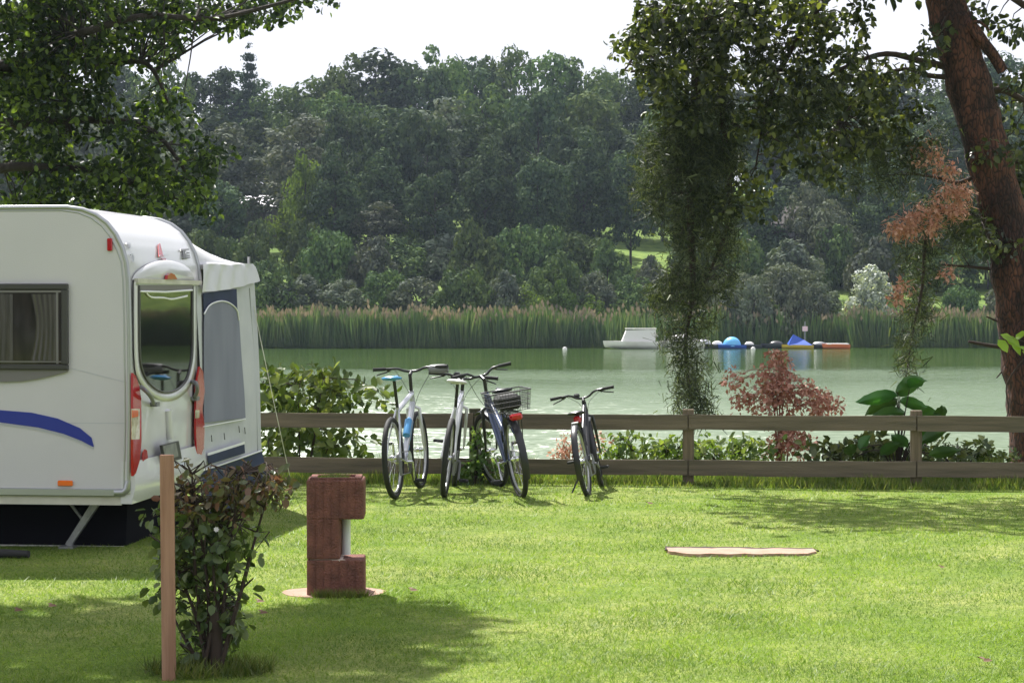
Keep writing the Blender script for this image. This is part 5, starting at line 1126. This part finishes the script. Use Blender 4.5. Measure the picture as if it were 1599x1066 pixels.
for k, (q0, q1, wd) in enumerate(bigs):
    a = P(q0[0], q0[1], 20.6+random.uniform(-.15, .15)); e = P(q1[0], q1[1], 20.6+random.uniform(-.3, .3)); d = e-a; L_ = d.length
    sd_ = d.cross(Vector((0, 1, .35))).normalized(); nr = sd_.cross(d).normalized(); W_ = max(.08, wd*.32)
    def lf(u, v, a=a, d=d, sd_=sd_, nr=nr, W_=W_):
        wv = W_*math.sin(math.pi*min(1, u**.8))**.8*(v-.5)*1.6; return a+d*u+sd_*wv+nr*(abs(v-.5)*.06-.05*u*u+.006*math.sin(u*26)*abs(v-.5)*2)
    lb = MB(); lb.grid(lf, 10, 6); lb.build('leaf', M['lf_big'], o).matrix_parent_inverse = I_
    limb(sb_, [Vector((o.location.x, o.location.y, -.05)), Vector((o.location.x, 20.75, .3)).lerp(a, .4), a], .009, .004, 6)
sb_.build('stem', M['twig'], o).matrix_parent_inverse = I_
# taller grass and weeds along the fence foot
def fence_grass(n, hh, dy, m, name, label):
    px_ = rng.uniform(380, 1750, n); pts = np.array([tuple(fence_pt(float(p), 0)) for p in px_]); pts[:, 1] += rng.normal(dy, .12, n)
    h_ = hh*(.3+.7*rng.random(n)**2)*(1+.5*np.sin(px_*.045)*np.sin(px_*.013)); an = rng.random(n)*6.28; dd = np.stack([np.cos(an), np.sin(an), 0*an], 1)*.006
    tip = pts+np.stack([rng.normal(0, .35, n)*h_, rng.normal(0, .35, n)*h_, h_], 1); V = np.stack([pts-dd, pts+dd, tip], 1).reshape(-1, 3)
    tag(link(name, npmesh(name, V, np.arange(3*n).reshape(n, 3)), m), label, 'grass', kind='stuff')
fence_grass(16000, .11, -.02, M['blade2'], 'fence_grass', 'longer uncut grass along the foot of the wooden fence')
fence_grass(14000, .2, .55, M['blade2'], 'bank_grass', 'rough tall grass on the bank behind the fence')

# ------------------------------------------------------------------ rose bush and stake in the foreground
random.seed(33)
sk = G(264, 1058); b = MB(); hgt = (1058-708)/(F/sk.y)
b.box(-.031, .031, -.012, .012, -.15, hgt, bev=.003); so = b.build('wooden_stake', M['stake']); so.location = sk; so.rotation_euler = (0, R(-.4), 0); tag(so, 'reddish planed wooden stake standing upright beside the rose bush', 'stake')
BY = 9.95
blobsB = [(300, 790, 50, 30, 26), (350, 780, 55, 30, 30), (385, 770, 45, 20, 18), (420, 765, 35, 16, 10), (440, 755, 16, 12, 4), (375, 745, 12, 10, 3), (310, 850, 60, 40, 40), (370, 840, 45, 40, 26), (270, 870, 38, 30, 16), (320, 920, 60, 40, 38), (370, 910, 32, 40, 14), (260, 930, 22, 30, 9), (320, 980, 50, 35, 28), (360, 990, 30, 30, 10), (335, 1030, 30, 25, 14), (300, 1035, 25, 22, 10), (345, 960, 36, 30, 10), (250, 800, 14, 16, 3), (300, 745, 30, 16, 8), (350, 752, 34, 14, 9), (415, 752, 26, 12, 8), (395, 870, 20, 20, 4), (240, 915, 14, 14, 3)]
cs_ = blob_centers([(305+(a_-305)*(.86 if b_ > 830 else 1.04), b_, c_*(.72 if b_ > 830 else .95), d_, max(2, int(e_*(.55 if b_ > 830 else .75)))) for a_, b_, c_, d_, e_ in blobsB], BY, .16); bb_ = G(305, 1075); bb_.y = BY-.15; bb_.z = -.03
RB = empty('rose_bush', bb_, 0, 'leafy rose bush with reddish young top leaves in the left foreground', 'bush'); I_ = Matrix.Translation(-bb_)
b = MB(); nd = []
for c in [P(300, 760, BY), P(350, 760, BY+.05), P(420, 765, BY), P(375, 740, BY), P(300, 740, BY), P(255, 850, BY), P(390, 880, BY), P(330, 850, BY-.1), P(270, 960, BY), P(370, 990, BY)]:
    nd += limb(b, [bb_+Vector((random.uniform(-.06, .06), random.uniform(-.05, .05), 0)), bb_.lerp(c, .45)+Vector((random.uniform(-.03, .03), 0, .03)), c], .012, .004, 7)
b.tube([bb_+Vector((.02, 0, -.05)), bb_+Vector((.03, .02, .16)), bb_+Vector((.02, .02, .3))], [.035, .028, .02], 10)
connect(b, nd, cs_, .005); b.build('stems', M['twig'], RB).matrix_parent_inverse = I_
ca_ = np.array([tuple(c) for c in cs_]); zt = P(300, 800, BY).z
lowm = ca_[:, 2] < zt
V, Fc = leaf_cloud(ca_[lowm], np.full(lowm.sum(), .07), 10, .048, T_L, .25, .6, .45); link('leaves', npmesh('leaves', V, Fc), M['lf_rose'], RB).matrix_parent_inverse = I_
V, Fc = leaf_cloud(ca_[~lowm], np.full((~lowm).sum(), .065), 9, .04, T_L, .3, .6, .4); link('young_leaves', npmesh('young_leaves', V, Fc), M['lf_rosetop'], RB).matrix_parent_inverse = I_
for px, py in ((338, 826),):
    c = P(px, py, BY-.22); V, Fc = scatter(T_L, np.tile(tuple(c), (7, 1)), np.array([(math.cos(a), -.3, math.sin(a)) for a in np.linspace(0, 5.4, 7)]), np.tile([0, -1, .3], (7, 1)), .014)
    link('pale_spot', npmesh('pale_spot', V, Fc), M['pale_spot'], RB).matrix_parent_inverse = I_  # one small pale spot set among the bush leaves
tuft('bush_foot_grass', bb_.x, bb_.y, .3, .2, 0, 900, .09, M['blade2'], None); o = bpy.data.objects['bush_foot_grass']; tag(o, 'longer grass around the foot of the rose bush and stake', 'grass', kind='stuff')

# fallen leaves ------------------------------------------------------------------
LV = [((22, 962), 'dry brown leaf lying at the left edge of the lawn'), ((75, 955), 'dry brown leaf on the shaded grass left of the stake'), ((1012, 792), 'small dry leaf on the grass right of the lone bicycle'), ((1535, 1042), 'dry brown leaf in the near right corner of the lawn'), ((1468, 893), 'tiny dry leaf on the lawn right of the paving slab'), ((405, 966), 'curled pale leaf on the grass right of the rose bush'), ((400, 948), 'faded leaf just above the curled pale leaf'), ((640, 930), 'tiny brown leaf right of the concrete column')]
for (px, py), lab in LV:
    g = G(px, py); V, Fc = scatter(T_L, np.array([[0, 0, .03], [.01, .02, .035]]), np.array([[1, .3, .1], [-.6, 1, .2]]), np.array([[0, -.4, 1], [.3, -.2, 1]]), .05 if px != 1468 else .035)
    o = link('fallen_leaf', npmesh('fallen_leaf', V, Fc), M['deadleaf']); o.location = (g.x, g.y, .0); tag(o, lab, 'leaf', 'fallen leaves on the lawn')

# trees behind the camera, mirrored in the caravan windows
random.seed(3)
for i, (x, y, lab) in enumerate(((-14, -9, 'left of the camera'), (-6, -14, 'straight behind the caravan view'), (3, -16, 'behind the camera position'), (11, -11, 'right behind the camera'), (19, -4, 'far right behind the camera'))):
    plant(['oak', 'oakd'][i % 2], x, y, 0, 8.5, 11, f'broad green tree standing {lab}, outside the picture', 'tree', None, 'broadleaf_tree')

# ------------------------------------------------------------------ haze
hm = bpy.data.materials.new('haze'); hm.use_nodes = True; t = hm.node_tree; t.nodes.clear()
o_ = t.nodes.new('ShaderNodeOutputMaterial'); pv = t.nodes.new('ShaderNodeVolumePrincipled'); pv.inputs['Density'].default_value = .0002
pv.inputs['Color'].default_value = (.66, .8, 1, 1); pv.inputs['Anisotropy'].default_value = .3; t.links.new(pv.outputs[0], o_.inputs['Volume'])
b = MB(); b.box(-275, 275, -75, 440, -3.6, 48); tag(b.build('haze', hm), 'thin bluish summer haze over the lake and hill', 'haze', kind='stuff')
